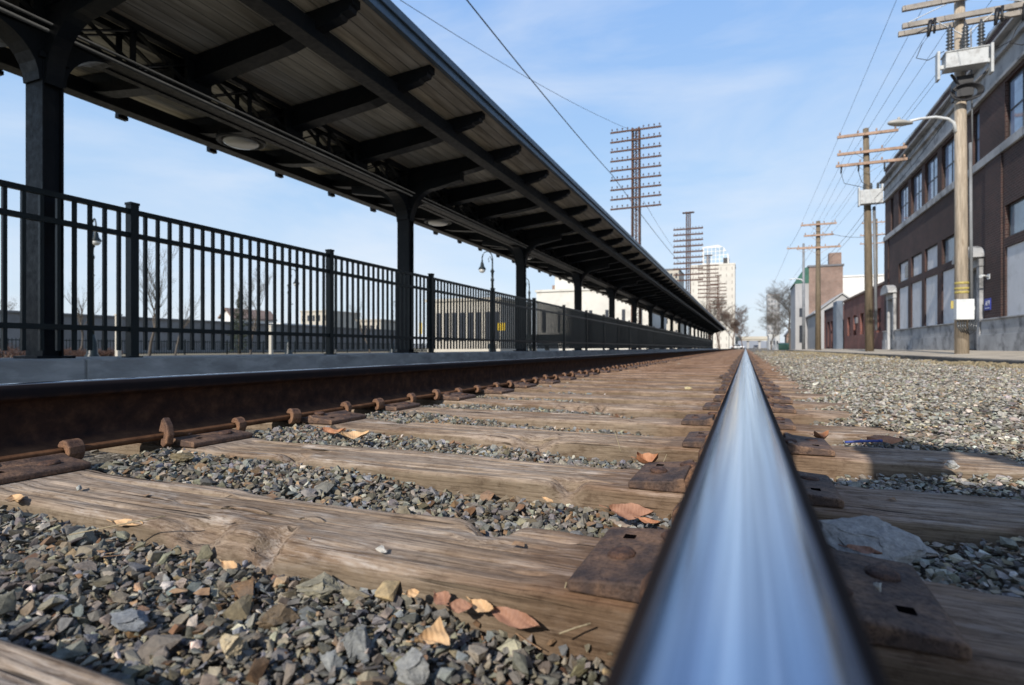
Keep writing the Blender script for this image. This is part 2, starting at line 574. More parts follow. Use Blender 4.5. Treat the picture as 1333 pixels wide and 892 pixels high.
    fx.inputs['To Max'].default_value = 0.5
    nt.links.new(ax.outputs[0], fx.inputs['Value'])
    mxf = N(nt, 'ShaderNodeMath', operation='MAXIMUM')
    nt.links.new(fy.outputs[0], mxf.inputs[0])
    nt.links.new(fx.outputs[0], mxf.inputs[1])
    c = mixc(nt, mxf.outputs[0], c, mixc(nt, 1.0, c, (0.76, 0.54, 0.42), 'MULTIPLY'))
    nt.links.new(c, b.inputs['Base Color'])
    b.inputs['Roughness'].default_value = 0.9
    b.inputs['Specular IOR Level'].default_value = 0.25
    h = mixc(nt, 0.4, g1, g2)
    h = mixc(nt, 0.35, h, iso)
    h = mixc(nt, cm.outputs[0], h, (0, 0, 0))
    bump(nt, b, h, 1.0, 0.007)
    return m


M['tie'] = tie_mat()


def rock_mat():
    m, nt, b = nmat('crushed_stone')
    a = N(nt, 'ShaderNodeAttribute', attribute_name='Col')
    v = coords(nt)
    n1 = noise(nt, v, 95, 7, 0.75)
    n2 = noise(nt, v, 330, 5, 0.75)
    n3 = noise(nt, v, 30, 4, 0.6)
    r = ramp(nt, n1, [(0.3, (0.5, 0.5, 0.5)), (0.5, (0.98, 0.97, 0.95)), (0.68, (1.45, 1.4, 1.32))])
    c = mixc(nt, 1.0, a.outputs['Color'], r.outputs[0], 'MULTIPLY')
    # dust settled on the faces that look up
    geo = nt.nodes.new('ShaderNodeNewGeometry')
    sx = nt.nodes.new('ShaderNodeSeparateXYZ')
    nt.links.new(geo.outputs['Normal'], sx.inputs[0])
    up = ramp(nt, sx.outputs['Z'], [(0.35, (0, 0, 0)), (0.95, (0.38, 0.38, 0.38))])
    dm = ramp(nt, n3, [(0.4, (0, 0, 0)), (0.65, (1, 1, 1))])
    f = mixc(nt, 1.0, up.outputs[0], dm.outputs[0], 'MULTIPLY')
    c = mixc(nt, f, c, (0.235, 0.215, 0.18))
    nt.links.new(c, b.inputs['Base Color'])
    b.inputs['Roughness'].default_value = 0.92
    b.inputs['Specular IOR Level'].default_value = 0.22
    h = mixc(nt, 0.5, n1, n2)
    bump(nt, b, h, 0.8, 0.004)
    return m


M['rock'] = rock_mat()


def bed_mat():
    """dirt and fine crushed stone under the loose stones"""
    m, nt, b = nmat('ballast_ground')
    v = coords(nt)
    vo = N(nt, 'ShaderNodeTexVoronoi', Scale=42.0, Randomness=1.0)
    nt.links.new(v, vo.inputs['Vector'])
    vd = N(nt, 'ShaderNodeTexVoronoi', Scale=42.0, Randomness=1.0, feature='DISTANCE_TO_EDGE')
    nt.links.new(v, vd.inputs['Vector'])
    sx = nt.nodes.new('ShaderNodeSeparateColor')
    nt.links.new(vo.outputs['Color'], sx.inputs[0])
    cr = ramp(nt, sx.outputs[0], [(0.0, (0.09, 0.082, 0.07)), (0.35, (0.17, 0.155, 0.13)), (0.6, (0.23, 0.21, 0.175)), (0.85, (0.30, 0.265, 0.21)), (1.0, (0.45, 0.42, 0.37))])
    e = ramp(nt, vd.outputs['Distance'], [(0.02, (0.2, 0.19, 0.17)), (0.14, (1, 1, 1))])
    c = mixc(nt, 1.0, cr.outputs[0], e.outputs[0], 'MULTIPLY')
    n1 = noise(nt, v, 1.1, 6)
    d = ramp(nt, n1, [(0.42, (0, 0, 0)), (0.7, (0.75, 0.75, 0.75))])
    c = mixc(nt, d.outputs[0], c, (0.20, 0.165, 0.115))
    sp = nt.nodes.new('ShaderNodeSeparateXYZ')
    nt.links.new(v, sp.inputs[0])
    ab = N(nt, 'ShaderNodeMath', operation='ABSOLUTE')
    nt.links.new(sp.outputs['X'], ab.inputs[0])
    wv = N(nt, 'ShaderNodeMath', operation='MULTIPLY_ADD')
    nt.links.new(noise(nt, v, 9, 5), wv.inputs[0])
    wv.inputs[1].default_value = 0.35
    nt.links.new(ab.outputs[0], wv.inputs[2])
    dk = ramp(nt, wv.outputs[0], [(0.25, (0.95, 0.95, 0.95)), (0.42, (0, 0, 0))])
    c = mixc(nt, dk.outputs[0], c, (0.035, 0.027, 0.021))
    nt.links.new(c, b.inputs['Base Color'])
    b.inputs['Roughness'].default_value = 0.95
    hb = mixc(nt, 0.5, vd.outputs['Distance'], noise(nt, v, 160, 5))
    bump(nt, b, hb, 0.9, 0.02)
    return m


M['bed'] = bed_mat()


def ground_mat():
    m, nt, b = nmat('dead_grass_ground')
    v = coords(nt)
    n1 = noise(nt, v, 0.15, 8, 0.7)
    n2 = noise(nt, v, 6, 5)
    r = ramp(nt, n1, [(0.35, (0.16, 0.125, 0.075)), (0.5, (0.21, 0.17, 0.105)), (0.65, (0.15, 0.135, 0.075))])
    r2 = ramp(nt, n2, [(0.3, (0.7, 0.7, 0.7)), (0.7, (1.15, 1.15, 1.1))])
    c = mixc(nt, 1.0, r.outputs[0], r2.outputs[0], 'MULTIPLY')
    nt.links.new(c, b.inputs['Base Color'])
    b.inputs['Roughness'].default_value = 0.95
    bump(nt, b, n2, 0.5, 0.05)
    return m


M['ground'] = ground_mat()


def leaf_mat(name, c1, c2):
    m, nt, b = nmat(name)
    v = coords(nt)
    n1 = noise(nt, v, 45, 6)
    r = ramp(nt, n1, [(0.3, c1), (0.7, c2)])
    nt.links.new(r.outputs[0], b.inputs['Base Color'])
    b.inputs['Roughness'].default_value = 0.7
    wv = N(nt, 'ShaderNodeTexWave', Scale=60.0, Distortion=1.5)
    nt.links.new(v, wv.inputs['Vector'])
    bump(nt, b, wv.outputs['Fac'], 0.35, 0.001)
    return m


M['leaf_brown'] = leaf_mat('leaf_brown', (0.22, 0.105, 0.062), (0.38, 0.20, 0.125))
M['leaf_tan'] = leaf_mat('leaf_tan', (0.48, 0.29, 0.14), (0.66, 0.44, 0.24))
M['leaf_orange'] = leaf_mat('leaf_orange', (0.30, 0.12, 0.055), (0.48, 0.235, 0.12))
M['straw'] = leaf_mat('straw', (0.24, 0.19, 0.11), (0.36, 0.30, 0.19))

# ------------------------------------------------------------------ value noise
def vnoise(x, y, seed=0):
    xi, yi = np.floor(x).astype(np.int64), np.floor(y).astype(np.int64)
    xf, yf = x - xi, y - yi
    u, v = xf * xf * (3 - 2 * xf), yf * yf * (3 - 2 * yf)

    def h(a, b):
        n = (a * 374761393 + b * 668265263 + seed * 982451653) & 0x7fffffff
        n = ((n ^ (n >> 13)) * 1274126177) & 0x7fffffff
        n = n ^ (n >> 16)
        return (n & 0xffff) / 65535.0
    return (h(xi, yi) * (1 - u) * (1 - v) + h(xi + 1, yi) * u * (1 - v) + h(xi, yi + 1) * (1 - u) * v + h(xi + 1, yi + 1) * u * v)


def sstep(a, b, x):
    t = np.clip((x - a) / (b - a), 0, 1)
    return t * t * (3 - 2 * t)


TIE0, TIES = 0.585, 0.48         # front edge of the first full tie, spacing
TIE_W = 0.205
RAIL_L, RAIL_R = -1.505, 0.0


def gz(x, y):
    """height of the stone surface"""
    x = np.asarray(x, float)
    y = np.asarray(y, float)
    z = -0.018 - 0.037 * sstep(-1.15, -0.15, x)
    z = np.where(x < -1.6, -0.02, z)
    far = sstep(1.3, 2.8, y)
    right = -0.052 + 0.035 * sstep(0.1, 0.6, x) + far * (0.040 * sstep(0.16, 0.5, x)) + 0.012 * sstep(0.5, 1.2, x)
    right = right - 0.05 * sstep(2.4, 3.7, x)
    z = np.where(x > 0.0, right, z)
    z = z + (vnoise(x * 5, y * 5, 3) - 0.5) * 0.022 + (vnoise(x * 1.3, y * 1.3, 5) - 0.5) * 0.02 * sstep(0.5, 1.5, np.abs(x + 0.7) - 0.2)
    return z - 0.016 * sstep(1.8, 3.5, y) * ((x < 0) & (x > -1.5))


def grid_obj(name, xs, ys, zf, mat, label=None, parent=None):
    X, Y = np.meshgrid(xs, ys)
    Z = zf(X, Y)
    nx, ny = len(xs), len(ys)
    V = np.stack([X, Y, Z], -1).reshape(-1, 3)
    i = np.arange(nx - 1)[None, :] + np.arange(ny - 1)[:, None] * nx
    F = np.stack([i, i + 1, i + 1 + nx, i + nx], -1).reshape(-1, 4)
    me = bpy.data.meshes.new(name)
    me.vertices.add(len(V))
    me.vertices.foreach_set('co', V.ravel().astype(np.float32))
    me.loops.add(F.size)
    me.loops.foreach_set('vertex_index', F.ravel().astype(np.int32))
    me.polygons.add(len(F))
    me.polygons.foreach_set('loop_start', (np.arange(len(F)) * 4).astype(np.int32))
    me.polygons.foreach_set('use_smooth', np.ones(len(F), bool))
    me.update(calc_edges=True)
    me.materials.append(mat)
    o = bpy.data.objects.new(name, me)
    link(o, parent)
    return o


# ------------------------------------------------------------------ setting: ground
def far_ground():
    mb = MB()
    # wide ground with a hole-free sheet well below the ballast
    mb.add([(-900, -200, -0.16), (900, -200, -0.16), (900, 1600, -0.16), (-900, 1600, -0.16)], [(0, 1, 2, 3)])
    o = mb.build('ground', M['ground'], fix=False)
    tag(o, 'dull dead grass ground reaching the horizon', None, None, 'structure')
    xs = np.concatenate([np.linspace(-4.3, -1.6, 20), np.linspace(-1.58, 1.2, 95), np.linspace(1.25, 3.72, 40)])
    ys = np.concatenate([np.linspace(-2, 0.1, 12), np.linspace(0.12, 4, 150), np.linspace(4.1, 12, 90), np.linspace(12.5, 130, 160)])
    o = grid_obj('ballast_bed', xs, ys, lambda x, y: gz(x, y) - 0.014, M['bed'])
    tag(o, 'packed crushed stone and dirt track bed', None, None, 'structure')


far_ground()


# ------------------------------------------------------------------ rocks
def hull_rock(npts, bev, cuts=0, jag=0.055):
    import bmesh
    bm = bmesh.new()
    P = rng.normal(size=(npts, 3))
    P /= np.linalg.norm(P, axis=1)[:, None]
    P *= rng.uniform(0.78, 1.0, (npts, 1))
    for q in P:
        bm.verts.new(q)
    r = bmesh.ops.convex_hull(bm, input=bm.verts)
    bmesh.ops.delete(bm, geom=[v for v in bm.verts if not v.link_faces], context='VERTS')
    bmesh.ops.dissolve_limit(bm, angle_limit=0.28, verts=bm.verts, edges=bm.edges)
    if bev:
        bmesh.ops.bevel(bm, geom=list(bm.edges), offset=bev, segments=1, affect='EDGES', clamp_overlap=True)
    bmesh.ops.triangulate(bm, faces=bm.faces)
    for _c in range(cuts):
        bmesh.ops.subdivide_edges(bm, edges=list(bm.edges), cuts=1, use_grid_fill=True)
        bmesh.ops.triangulate(bm, faces=bm.faces)
        amp = jag / (1.9 ** _c)
        for v in bm.verts:
            v.co += Vector(rng.normal(size=3)) * amp
    bmesh.ops.recalc_face_normals(bm, faces=bm.faces)
    bm.verts.index_update()
    V = np.array([v.co[:] for v in bm.verts])
    F = np.array([[v.index for v in f.verts] for f in bm.faces])
    bm.free()
    V /= np.abs(V).max()
    return V, F


RV = {1: [hull_rock(rng.integers(8, 13), 0) for _ in range(24)], 2: [hull_rock(rng.integers(8, 13), 0, 1, 0.03) for _ in range(24)] + [hull_rock(rng.integers(8, 13), 0.025) for _ in range(20)]}

PAL = np.array([(0.195, 0.187, 0.168), (0.125, 0.120, 0.108), (0.215, 0.19, 0.145), (0.155, 0.128, 0.088), (0.165, 0.098, 0.058),
                (0.185, 0.195, 0.20), (0.27, 0.245, 0.195), (0.31, 0.225, 0.13), (0.46, 0.42, 0.35), (0.08, 0.07, 0.06), (0.21, 0.125, 0.075)])
PW = np.array([0.23, 0.14, 0.15, 0.095, 0.04, 0.13, 0.10, 0.03, 0.035, 0.04, 0.01])
PW = PW / PW.sum()
PAL_R = np.array([(0.27, 0.255, 0.225), (0.20, 0.19, 0.17), (0.33, 0.305, 0.255), (0.26, 0.225, 0.165), (0.20, 0.14, 0.095),
                  (0.29, 0.285, 0.27), (0.40, 0.37, 0.31), (0.36, 0.28, 0.18), (0.55, 0.53, 0.48), (0.13, 0.12, 0.105), (0.27, 0.19, 0.13)])


def rocks_mesh(name, P, S, sub, pal=PAL, flat=0.5, tilt=0.45):
    n = len(P)
    var = RV[sub]
    vi = rng.integers(0, len(var), n)
    scl = np.stack([np.ones(n), rng.uniform(0.55, 0.95, n), rng.uniform(flat * 0.55, flat * 1.25, n)], -1) * S[:, None]
    a, b_, c_ = rng.uniform(0, 2 * PI, n), rng.normal(0, tilt, n), rng.normal(0, tilt, n)

    def R(ax, t):
        c, s = np.cos(t), np.sin(t)
        m = np.zeros((n, 3, 3))
        i, j = [(1, 2), (2, 0), (0, 1)][ax]
        m[:, ax, ax] = 1
        m[:, i, i] = c
        m[:, j, j] = c
        m[:, i, j] = -s
        m[:, j, i] = s
        return m
    Rm = R(0, b_) @ R(1, c_) @ R(2, a)
    ci = rng.choice(len(pal), n, p=PW)
    col = pal[ci] * rng.uniform(0.62, 1.6, (n, 1)) * rng.uniform(0.93, 1.07, (n, 3))
    col = np.concatenate([np.clip(col, 0, 1), np.ones((n, 1))], 1)
    VV, FF, CC, off = [], [], [], 0
    for q, (V0, F0) in enumerate(var):
        k = np.nonzero(vi == q)[0]
        if not len(k):
            continue
        V = V0[None] * scl[k][:, None, :]
        V = np.einsum('nij,nvj->nvi', Rm[k], V) + P[k][:, None, :]
        nv = len(V0)
        VV.append(V.reshape(-1, 3))
        FF.append((F0[None] + (np.arange(len(k)) * nv)[:, None, None] + off).reshape(-1, 3))
        CC.append(np.repeat(col[k], nv, axis=0))
        off += len(k) * nv
    VV, FF, CC = np.concatenate(VV), np.concatenate(FF), np.concatenate(CC)
    me = bpy.data.meshes.new(name)
    me.vertices.add(len(VV))
    me.vertices.foreach_set('co', VV.reshape(-1).astype(np.float32))
    me.loops.add(FF.size)
    me.loops.foreach_set('vertex_index', FF.reshape(-1).astype(np.int32))
    me.polygons.add(len(FF))
    me.polygons.foreach_set('loop_start', (np.arange(len(FF)) * 3).astype(np.int32))
    me.polygons.foreach_set('use_smooth', np.zeros(len(FF), bool))
    me.update(calc_edges=True)
    at_ = me.attributes.new('Col', 'FLOAT_COLOR', 'POINT')
    at_.data.foreach_set('color', CC.reshape(-1).astype(np.float32))
    me.materials.append(M['rock'])
    o = bpy.data.objects.new(name, me)
    return link(o)


def in_view(x, y, m=160):
    d = depth(x, y)
    xc = x * CT + y * ST
    px = 666.5 + 740 * xc / np.maximum(d, 1e-3)
    return (d > 0.28) & (px > -m) & (px < 1333 + m)


def scatter(x0, x1, y0, y1, step, jit=0.5):
    xs = np.arange(x0, x1, step)
    ys = np.arange(y0, y1, step)
    X, Y = np.meshgrid(xs, ys)
    X = X + rng.uniform(-jit, jit, X.shape) * step
    Y = Y + rng.uniform(-jit, jit, Y.shape) * step
    x, y = X.ravel(), Y.ravel()
    k = in_view(x, y)
    return x[k], y[k]


def off_tie(x, y, m):
    t = (y - TIE0) % TIES
    return (t > TIE_W + m) & (t < TIES - m)


def sizes(n, lo, hi, big=0.05):
    s = lo + (hi - lo) * rng.beta(1.1, 3.0, n)
    k = rng.random(n) < big
    s[k] *= rng.uniform(1.3, 1.9, k.sum())
    return s


def crib_gravel():
    # nearest crib: detailed stones in two layers
    PP, SS = [], []
    for layer, (st, lo, hi, up) in enumerate([(0.0075, 0.003, 0.0085, -0.008), (0.0098, 0.0042, 0.0125, -0.003), (0.015, 0.006, 0.016, 0.002), (0.050, 0.012, 0.027, 0.004)]):
        x, y = scatter(-2.2, -0.035, 0.16, TIE0 - 0.004, st)
        s = sizes(len(x), lo, hi, 0.04)
        k = (y > 0.30) & (y + s * 0.55 < TIE0 + 0.006)
        x, y, s = x[k], y[k], s[k]
        # dark earth instead of stones close to the near rail
        k = ~((rng.random(len(x)) < 0.55) & (x > -0.2) & (y > 0.42))
        x, y, s = x[k], y[k], s[k]
        PP.append(np.stack([x, y, gz(x, y) + up + rng.uniform(-0.003, 0.004, len(x))], -1))
        SS.append(s)
    P, S = np.concatenate(PP), np.concatenate(SS)
    o = rocks_mesh('gravel', P, S, 2)
    tag(o, 'loose grey and brown crushed stone before the nearest tie', None, None, 'stuff')
    # next cribs
    PP, SS = [], []
    for (y0, y1, st, lo, hi) in [(TIE0, 1.7, 0.0135, 0.005, 0.0195), (1.7, 3.4, 0.0165, 0.0065, 0.020), (3.4, 7.0, 0.028, 0.009, 0.022), (7.0, 16.0, 0.06, 0.012, 0.03)]:
        for up in (-0.004, 0.006):
            x, y = scatter(-1.42, -0.085, y0, y1, st)
            s = sizes(len(x), lo, hi, 0.09)
            k = off_tie(x, y, s * 0.55)
            x, y, s = x[k], y[k], s[k]
            PP.append(np.stack([x, y, gz(x, y) + up + rng.uniform(-0.004, 0.004, len(x))], -1))
            SS.append(s)
    o = rocks_mesh('gravel', np.concatenate(PP), np.concatenate(SS), 1)
    tag(o, 'crushed stone filling the gaps between the ties', None, None, 'stuff')
    # left of the far rail, mostly hidden by it
    x, y = scatter(-4.2, -1.62, 0.9, 14, 0.06)
    s = sizes(len(x), 0.012, 0.03)
    k = off_tie(x, y, 0.01) | (x < -2.1)
    x, y, s = x[k], y[k], s[k]
    o = rocks_mesh('gravel', np.stack([x, y, gz(x, y)], -1), s, 1)
    tag(o, 'crushed stone between the far rail and the platform', None, None, 'stuff')


def side_gravel():
    PP, SS = [], []
    for (y0, y1, st, lo, hi) in [(0.35, 2.2, 0.0135, 0.005, 0.017), (2.2, 4.0, 0.0185, 0.007, 0.020), (4.0, 7.5, 0.03, 0.010, 0.024), (7.5, 13, 0.06, 0.012, 0.03), (13, 34, 0.14, 0.016, 0.036)]:
        for up in (-0.004, 0.006):
            x, y = scatter(0.09, 3.68, y0, y1, st)
            s = sizes(len(x), lo, hi)
            k = off_tie(x, y, s * 0.4) | (x > 0.56) | (gz(x, y) > 0.002)
            # dirt showing in patches further over
            k &= ~((vnoise(x * 0.9, y * 0.5, 9) > 0.63) & (rng.random(len(x)) < 0.5) & (y > 2.5))
            x, y, s = x[k], y[k], s[k]
            PP.append(np.stack([x, y, gz(x, y) + up + rng.uniform(-0.005, 0.005, len(x))], -1))
            SS.append(s)
    o = rocks_mesh('gravel', np.concatenate(PP), np.concatenate(SS), 1, PAL_R * np.array([1.03, 1.02, 0.99]), 0.42, 0.3)
    tag(o, 'pale crushed stone spread between the track and the sidewalk', None, None, 'stuff')


crib_gravel()
side_gravel()


BIGROCK = [hull_rock(17, 0, 3) for _ in range(12)]


def stone(label, x, y, z, s, col, sub_flat=(1, 0.8, 0.6), rot=(0, 0, 0), name='stone', group=None):
    V, RF3 = BIGROCK[random.randrange(len(BIGROCK))]
    V = V * (np.array(sub_flat) * s)
    me = bpy.data.meshes.new(name)
    me.from_pydata([tuple(v) for v in V], [], [tuple(int(i) for i in f) for f in RF3])
    a = me.attributes.new('Col', 'FLOAT_COLOR', 'POINT')
    a.data.foreach_set('color', np.tile(np.array([*col, 1.0], np.float32), len(V)))
    me.materials.append(M['rock'])
    o = link(bpy.data.objects.new(name, me))
    o.location = (x, y, z - 0.004)
    o.rotation_euler = rot
    return tag(o, label, 'stone', group)


def on_plane(px, py, z):
    """where the line of sight through px, py meets height z"""
    d = 740 * (ZC - z) / (py - 453)
    p = at(px, py, d)
    return p.x, p.y


G = 'single stones standing out from the gravel'
for lab, px, py, z, s, col, fl, rot in [
    ('small white stone lying on top of the nearest tie', 497, 713, 0.004, 0.0085, (0.62, 0.60, 0.55), (1, .8, .6), (0, .2, .4)),
    ('pale upright sliver of stone against the nearest tie', 224, 690, -0.022, 0.012, (0.58, 0.55, 0.47), (.45, .5, 1.1), (0.1, .15, .3)),
    ('pair of grey pebbles on the left end of the nearest tie', 103, 634, 0.003, 0.011, (0.36, 0.38, 0.37), (1, .55, .45), (0, 0, -.6)),
    ('large flat olive and tan stone in the near gravel', 415, 762, -0.03, 0.032, (0.27, 0.25, 0.185), (1, .85, .5), (.1, .1, .2)),
    ('broad brown stone in the near gravel', 365, 800, -0.035, 0.026, (0.17, 0.125, 0.08), (1, .8, .45), (.2, 0, .8)),
    ('flat blue grey stone in the left near gravel', 172, 805, -0.03, 0.026, (0.22, 0.24, 0.265), (1, .75, .4), (0, .2, .3)),
    ('cream coloured rounded stone near the bottom of the gravel', 300, 838, -0.03, 0.014, (0.55, 0.46, 0.31), (1, .9, .9), (.3, 0, 0)),
    ('tall pale grey block of stone at the bottom edge', 540, 868, -0.035, 0.023, (0.30, 0.31, 0.31), (.85, .7, .9), (0, .1, .3)),
    ('big rounded grey stone beside the tan leaf', 468, 833, -0.035, 0.02, (0.24, 0.25, 0.25), (1, .9, .8), (.2, .3, 0)),
    ('mound shaped brown stone beside the far rail', 237, 594, 0.0, 0.034, (0.17, 0.14, 0.085), (1, .7, .5), (0, 0, .2)),
    ('white chip of stone on the gravel bank right of the track', 1240, 604, 0.01, 0.02, (0.55, 0.53, 0.48), (1, .9, .5), (0, 0, .5)),
    ('small white pebble on the shadowed plate right of the rail', 1143, 762, 0.03, 0.0055, (0.6, 0.58, 0.52), (.8, .7, 1), (0, 0, 0)),
    ('pale yellow stone on a tie far along the track', 895, 506 - 1, 0.012, 0.03, (0.62, 0.52, 0.30), (1, .7, .4), (0, 0, 0)),
]:
    x, y = on_plane(px, py, z)
    stone(lab, x, y, z + 0.002, s, col, fl, rot, group=G)

# ------------------------------------------------------------------ ties
def tie_mesh(seed, nx, ny, bites=()):
    """weathered timber: one closed skin, edges worn, grain modelled"""
    L0, L1 = -2.06, 0.56
    hw = TIE_W / 2
    prof = []        # section (y, z) from bottom front round the top to bottom back
    for z in np.linspace(-0.16, -0.012, 5):
        prof.append((-hw, z))
    prof.append((-hw + 0.004, -0.004))
    for y in np.linspace(-hw + 0.012, hw - 0.012, ny):
        prof.append((y, 0.0))
    prof.append((hw - 0.004, -0.004))
    for z in np.linspace(-0.012, -0.16, 5):
        prof.append((hw, z))
    prof = np.array(prof)
    xs = np.linspace(L0, L1, nx)
    n = len(prof)
    X = np.repeat(xs, n)
    Y = np.tile(prof[:, 0], nx)
    Z = np.tile(prof[:, 1], nx)
    u = Y + Z * 0.7
    g = vnoise(X * 2.2, u * 110, seed) * 0.5 + vnoise(X * 6, u * 240, seed + 1) * 0.3 + vnoise(X * 3, u * 20, seed + 2) * 0.9
    top = sstep(-0.02, -0.003, Z)
    plate = np.maximum(sstep(0.25, 0.2, np.abs(X)), sstep(0.25, 0.2, np.abs(X + 1.505)))
    Z = Z - top * (1 - plate) * (0.0045 * (g - 0.2))
    edge = sstep(hw - 0.016, hw, np.abs(Y)) * top
    ch = np.clip(vnoise(X * 4.5, np.sign(Y) * 3 + 7, seed + 4) - 0.45, 0, 1)
    Z = Z - edge * ch * 0.022 * (1 - plate)
    Y = Y - np.sign(Y) * edge * ch * 0.008
    # splinters lifted from the worn top
    Z = Z + top * (1 - plate) * 0.004 * sstep(0.62, 0.75, vnoise(X * 3.1, u * 62, seed + 12))
    for bx, bs, bw in bites:
        bd = np.exp(-((X - bx) / bw) ** 2) * sstep(hw - 0.055, hw - 0.01, bs * Y + 0.012 * (vnoise(X * 40, X * 0, seed) - .5)) * top
        Z = Z - bd * (0.022 + 0.012 * vnoise(X * 70, Y * 120, seed + 21))
        Y = Y - bs * np.exp(-((X - bx) / bw) ** 2) * 0.016 * sstep(-0.07, -0.01, Z) * (bs * Y > 0)
    # long checks
    for k in range(3):
        yc = (-0.06 + 0.06 * k) + 0.008 * (vnoise(X * 3, X * 0 + k, seed + 8) - 0.5)
        on = sstep(0.5, 0.62, vnoise(X * 1.7, X * 0 + k * 3.3, seed + 9)) * (1 - plate)
        Z = Z - top * on * 0.013 * np.exp(-((Y - yc) / 0.0034) ** 2)
    side = 1 - top
    Y = Y + side * np.sign(Y) * (vnoise(X * 3, Z * 40, seed + 5) - 0.5) * 0.008
    V = np.stack([X, Y, Z], -1)
    V = V.reshape(nx, n, 3)
    i = np.arange(n - 1)[None, :] + np.arange(nx - 1)[:, None] * n
    F = np.stack([i, i + n, i + n + 1, i + 1], -1).reshape(-1, 4)
    faces = [tuple(int(a) for a in f) for f in F]
    faces.append(tuple(range(n)))
    faces.append(tuple((nx - 1) * n + k for k in range(n))[::-1])
    me = bpy.data.meshes.new('railway_tie')
    me.from_pydata([tuple(v) for v in V.reshape(-1, 3)], [], faces)
    me.polygons.foreach_set('use_smooth', np.array([True] * (len(faces) - 2) + [False] * 2))
    me.materials.append(M['tie'])
    me.update()
    return me


def plate_mesh():
    mb = MB()
    w, hy = 0.178, 0.098
    # rolled section along y: low outer lips, shoulders by the rail foot
    sec = [(-w, 0.0), (-w, 0.012), (-w + 0.006, 0.015), (-0.098, 0.021), (-0.084, 0.027), (-0.076, 0.027), (-0.074, 0.0185),
           (0.074, 0.0185), (0.076, 0.027), (0.084, 0.027), (0.098, 0.021), (w - 0.006, 0.015), (w, 0.012), (w, 0.0)]
    mb.prism(sec, 'y', -hy, hy)
    me = mb.mesh('tie_plate', M['plate'])
    return me


def hole_mesh():
    mb = MB()
    mb.box(-0.0075, 0.0075, -0.0075, 0.0075, 0, 0.0009)
    hm_ = simple('hole_black', (0.004, 0.003, 0.003), 1.0, bmp=0)
    hm_.node_tree.nodes['Principled BSDF'].inputs['Specular IOR Level'].default_value = 0
    return mb.mesh('spike_hole', hm_)


def spike_mesh():
    mb = MB()
    # cut spike: square shank and domed off-centre head
    mb.box(-0.008, 0.008, -0.008, 0.008, -0.02, 0.016)
    rows = []
    for k, (sx_, sy_, z) in enumerate([(0.014, 0.012, 0.012), (0.021, 0.017, 0.016), (0.0205, 0.0165, 0.0195), (0.016, 0.012, 0.0225), (0.007, 0.005, 0.0235)]):
        rows.append([(0.006 + sx_ * math.cos(a) * (1.15 if math.cos(a) > 0 else 0.85), sy_ * math.sin(a), z) for a in [2 * PI * j / 10 for j in range(10)]])
    vs = [p for r in rows for p in r]
    fs = [(i * 10 + j, i * 10 + (j + 1) % 10, (i + 1) * 10 + (j + 1) % 10, (i + 1) * 10 + j) for i in range(4) for j in range(10)]
    fs += [tuple(range(10))[::-1], tuple(40 + j for j in range(10))]
    mb.add(vs, fs, True)
    return mb.mesh('spike', M['spike'])


PLATE, HOLE, SPIKE = plate_mesh(), hole_mesh(), spike_mesh()


def add_plates(tie, detail):
    for xr in (RAIL_R, RAIL_L):
        p = bpy.data.objects.new('tie_plate', PLATE)
        link(p, tie)
        p.location = (xr, random.uniform(-0.006, 0.006), 0.001)
        if detail >= 1:
            md = p.modifiers.new('bevel', 'BEVEL')
            md.width = 0.003
            md.segments = 2
            md.limit_method = 'ANGLE'
            for (sx_, sy_, rz, dz) in [(-0.087, 0.045, 0, 0.008), (0.087, -0.045, PI, 0.008), (-0.135, -0.02, 1.5, 0.0), (0.135, 0.03, 1.4, 0.0)]:
                s = bpy.data.objects.new('spike', SPIKE)
                link(s, p)
                s.location = (sx_, sy_, dz + random.uniform(-0.002, 0.004))
                s.rotation_euler = (random.uniform(-.08, .08), random.uniform(-.08, .08), rz + random.uniform(-.15, .15))
            if detail >= 2:
                for hx, hy, hz in [(-0.140, 0.055, 0.0174), (0.140, -0.052, 0.0174)]:
                    h = bpy.data.objects.new('spike_hole', HOLE)
                    link(h, p)
                    h.location = (hx, hy, hz)


ORD = ['nearest', 'second', 'third', 'fourth', 'fifth', 'sixth', 'seventh', 'eighth', 'ninth', 'tenth', 'eleventh', 'twelfth', 'thirteenth', 'fourteenth',
       'fifteenth', 'sixteenth', 'seventeenth', 'eighteenth', 'nineteenth', 'twentieth']
LOOK = ['with bleached patches and split edge', 'with pale worn top edge', 'with a lighter front edge', 'with dark muddy side', 'half buried in stones', 'with cracked brown top']
TG = 'wooden ties under the track'
BITES = [[(-.4, 1, .03)], [(-.76, -1, .045), (-.62, -1, .02), (-.35, 1, .03), (.42, -1, .04)], [(-1.0, -1, .03), (-.3, -1, .025)], [(-.6, -1, .05), (-1.15, 1, .03)]]
near_meshes = [tie_mesh(s * 17 + 3, 520, 60, BITES[s]) for s in range(4)]
mid_meshes = [tie_mesh(s * 13 + 101, 130, 16) for s in range(4)]
far_meshes = [tie_mesh(s * 11 + 301, 16, 4) for s in range(3)]
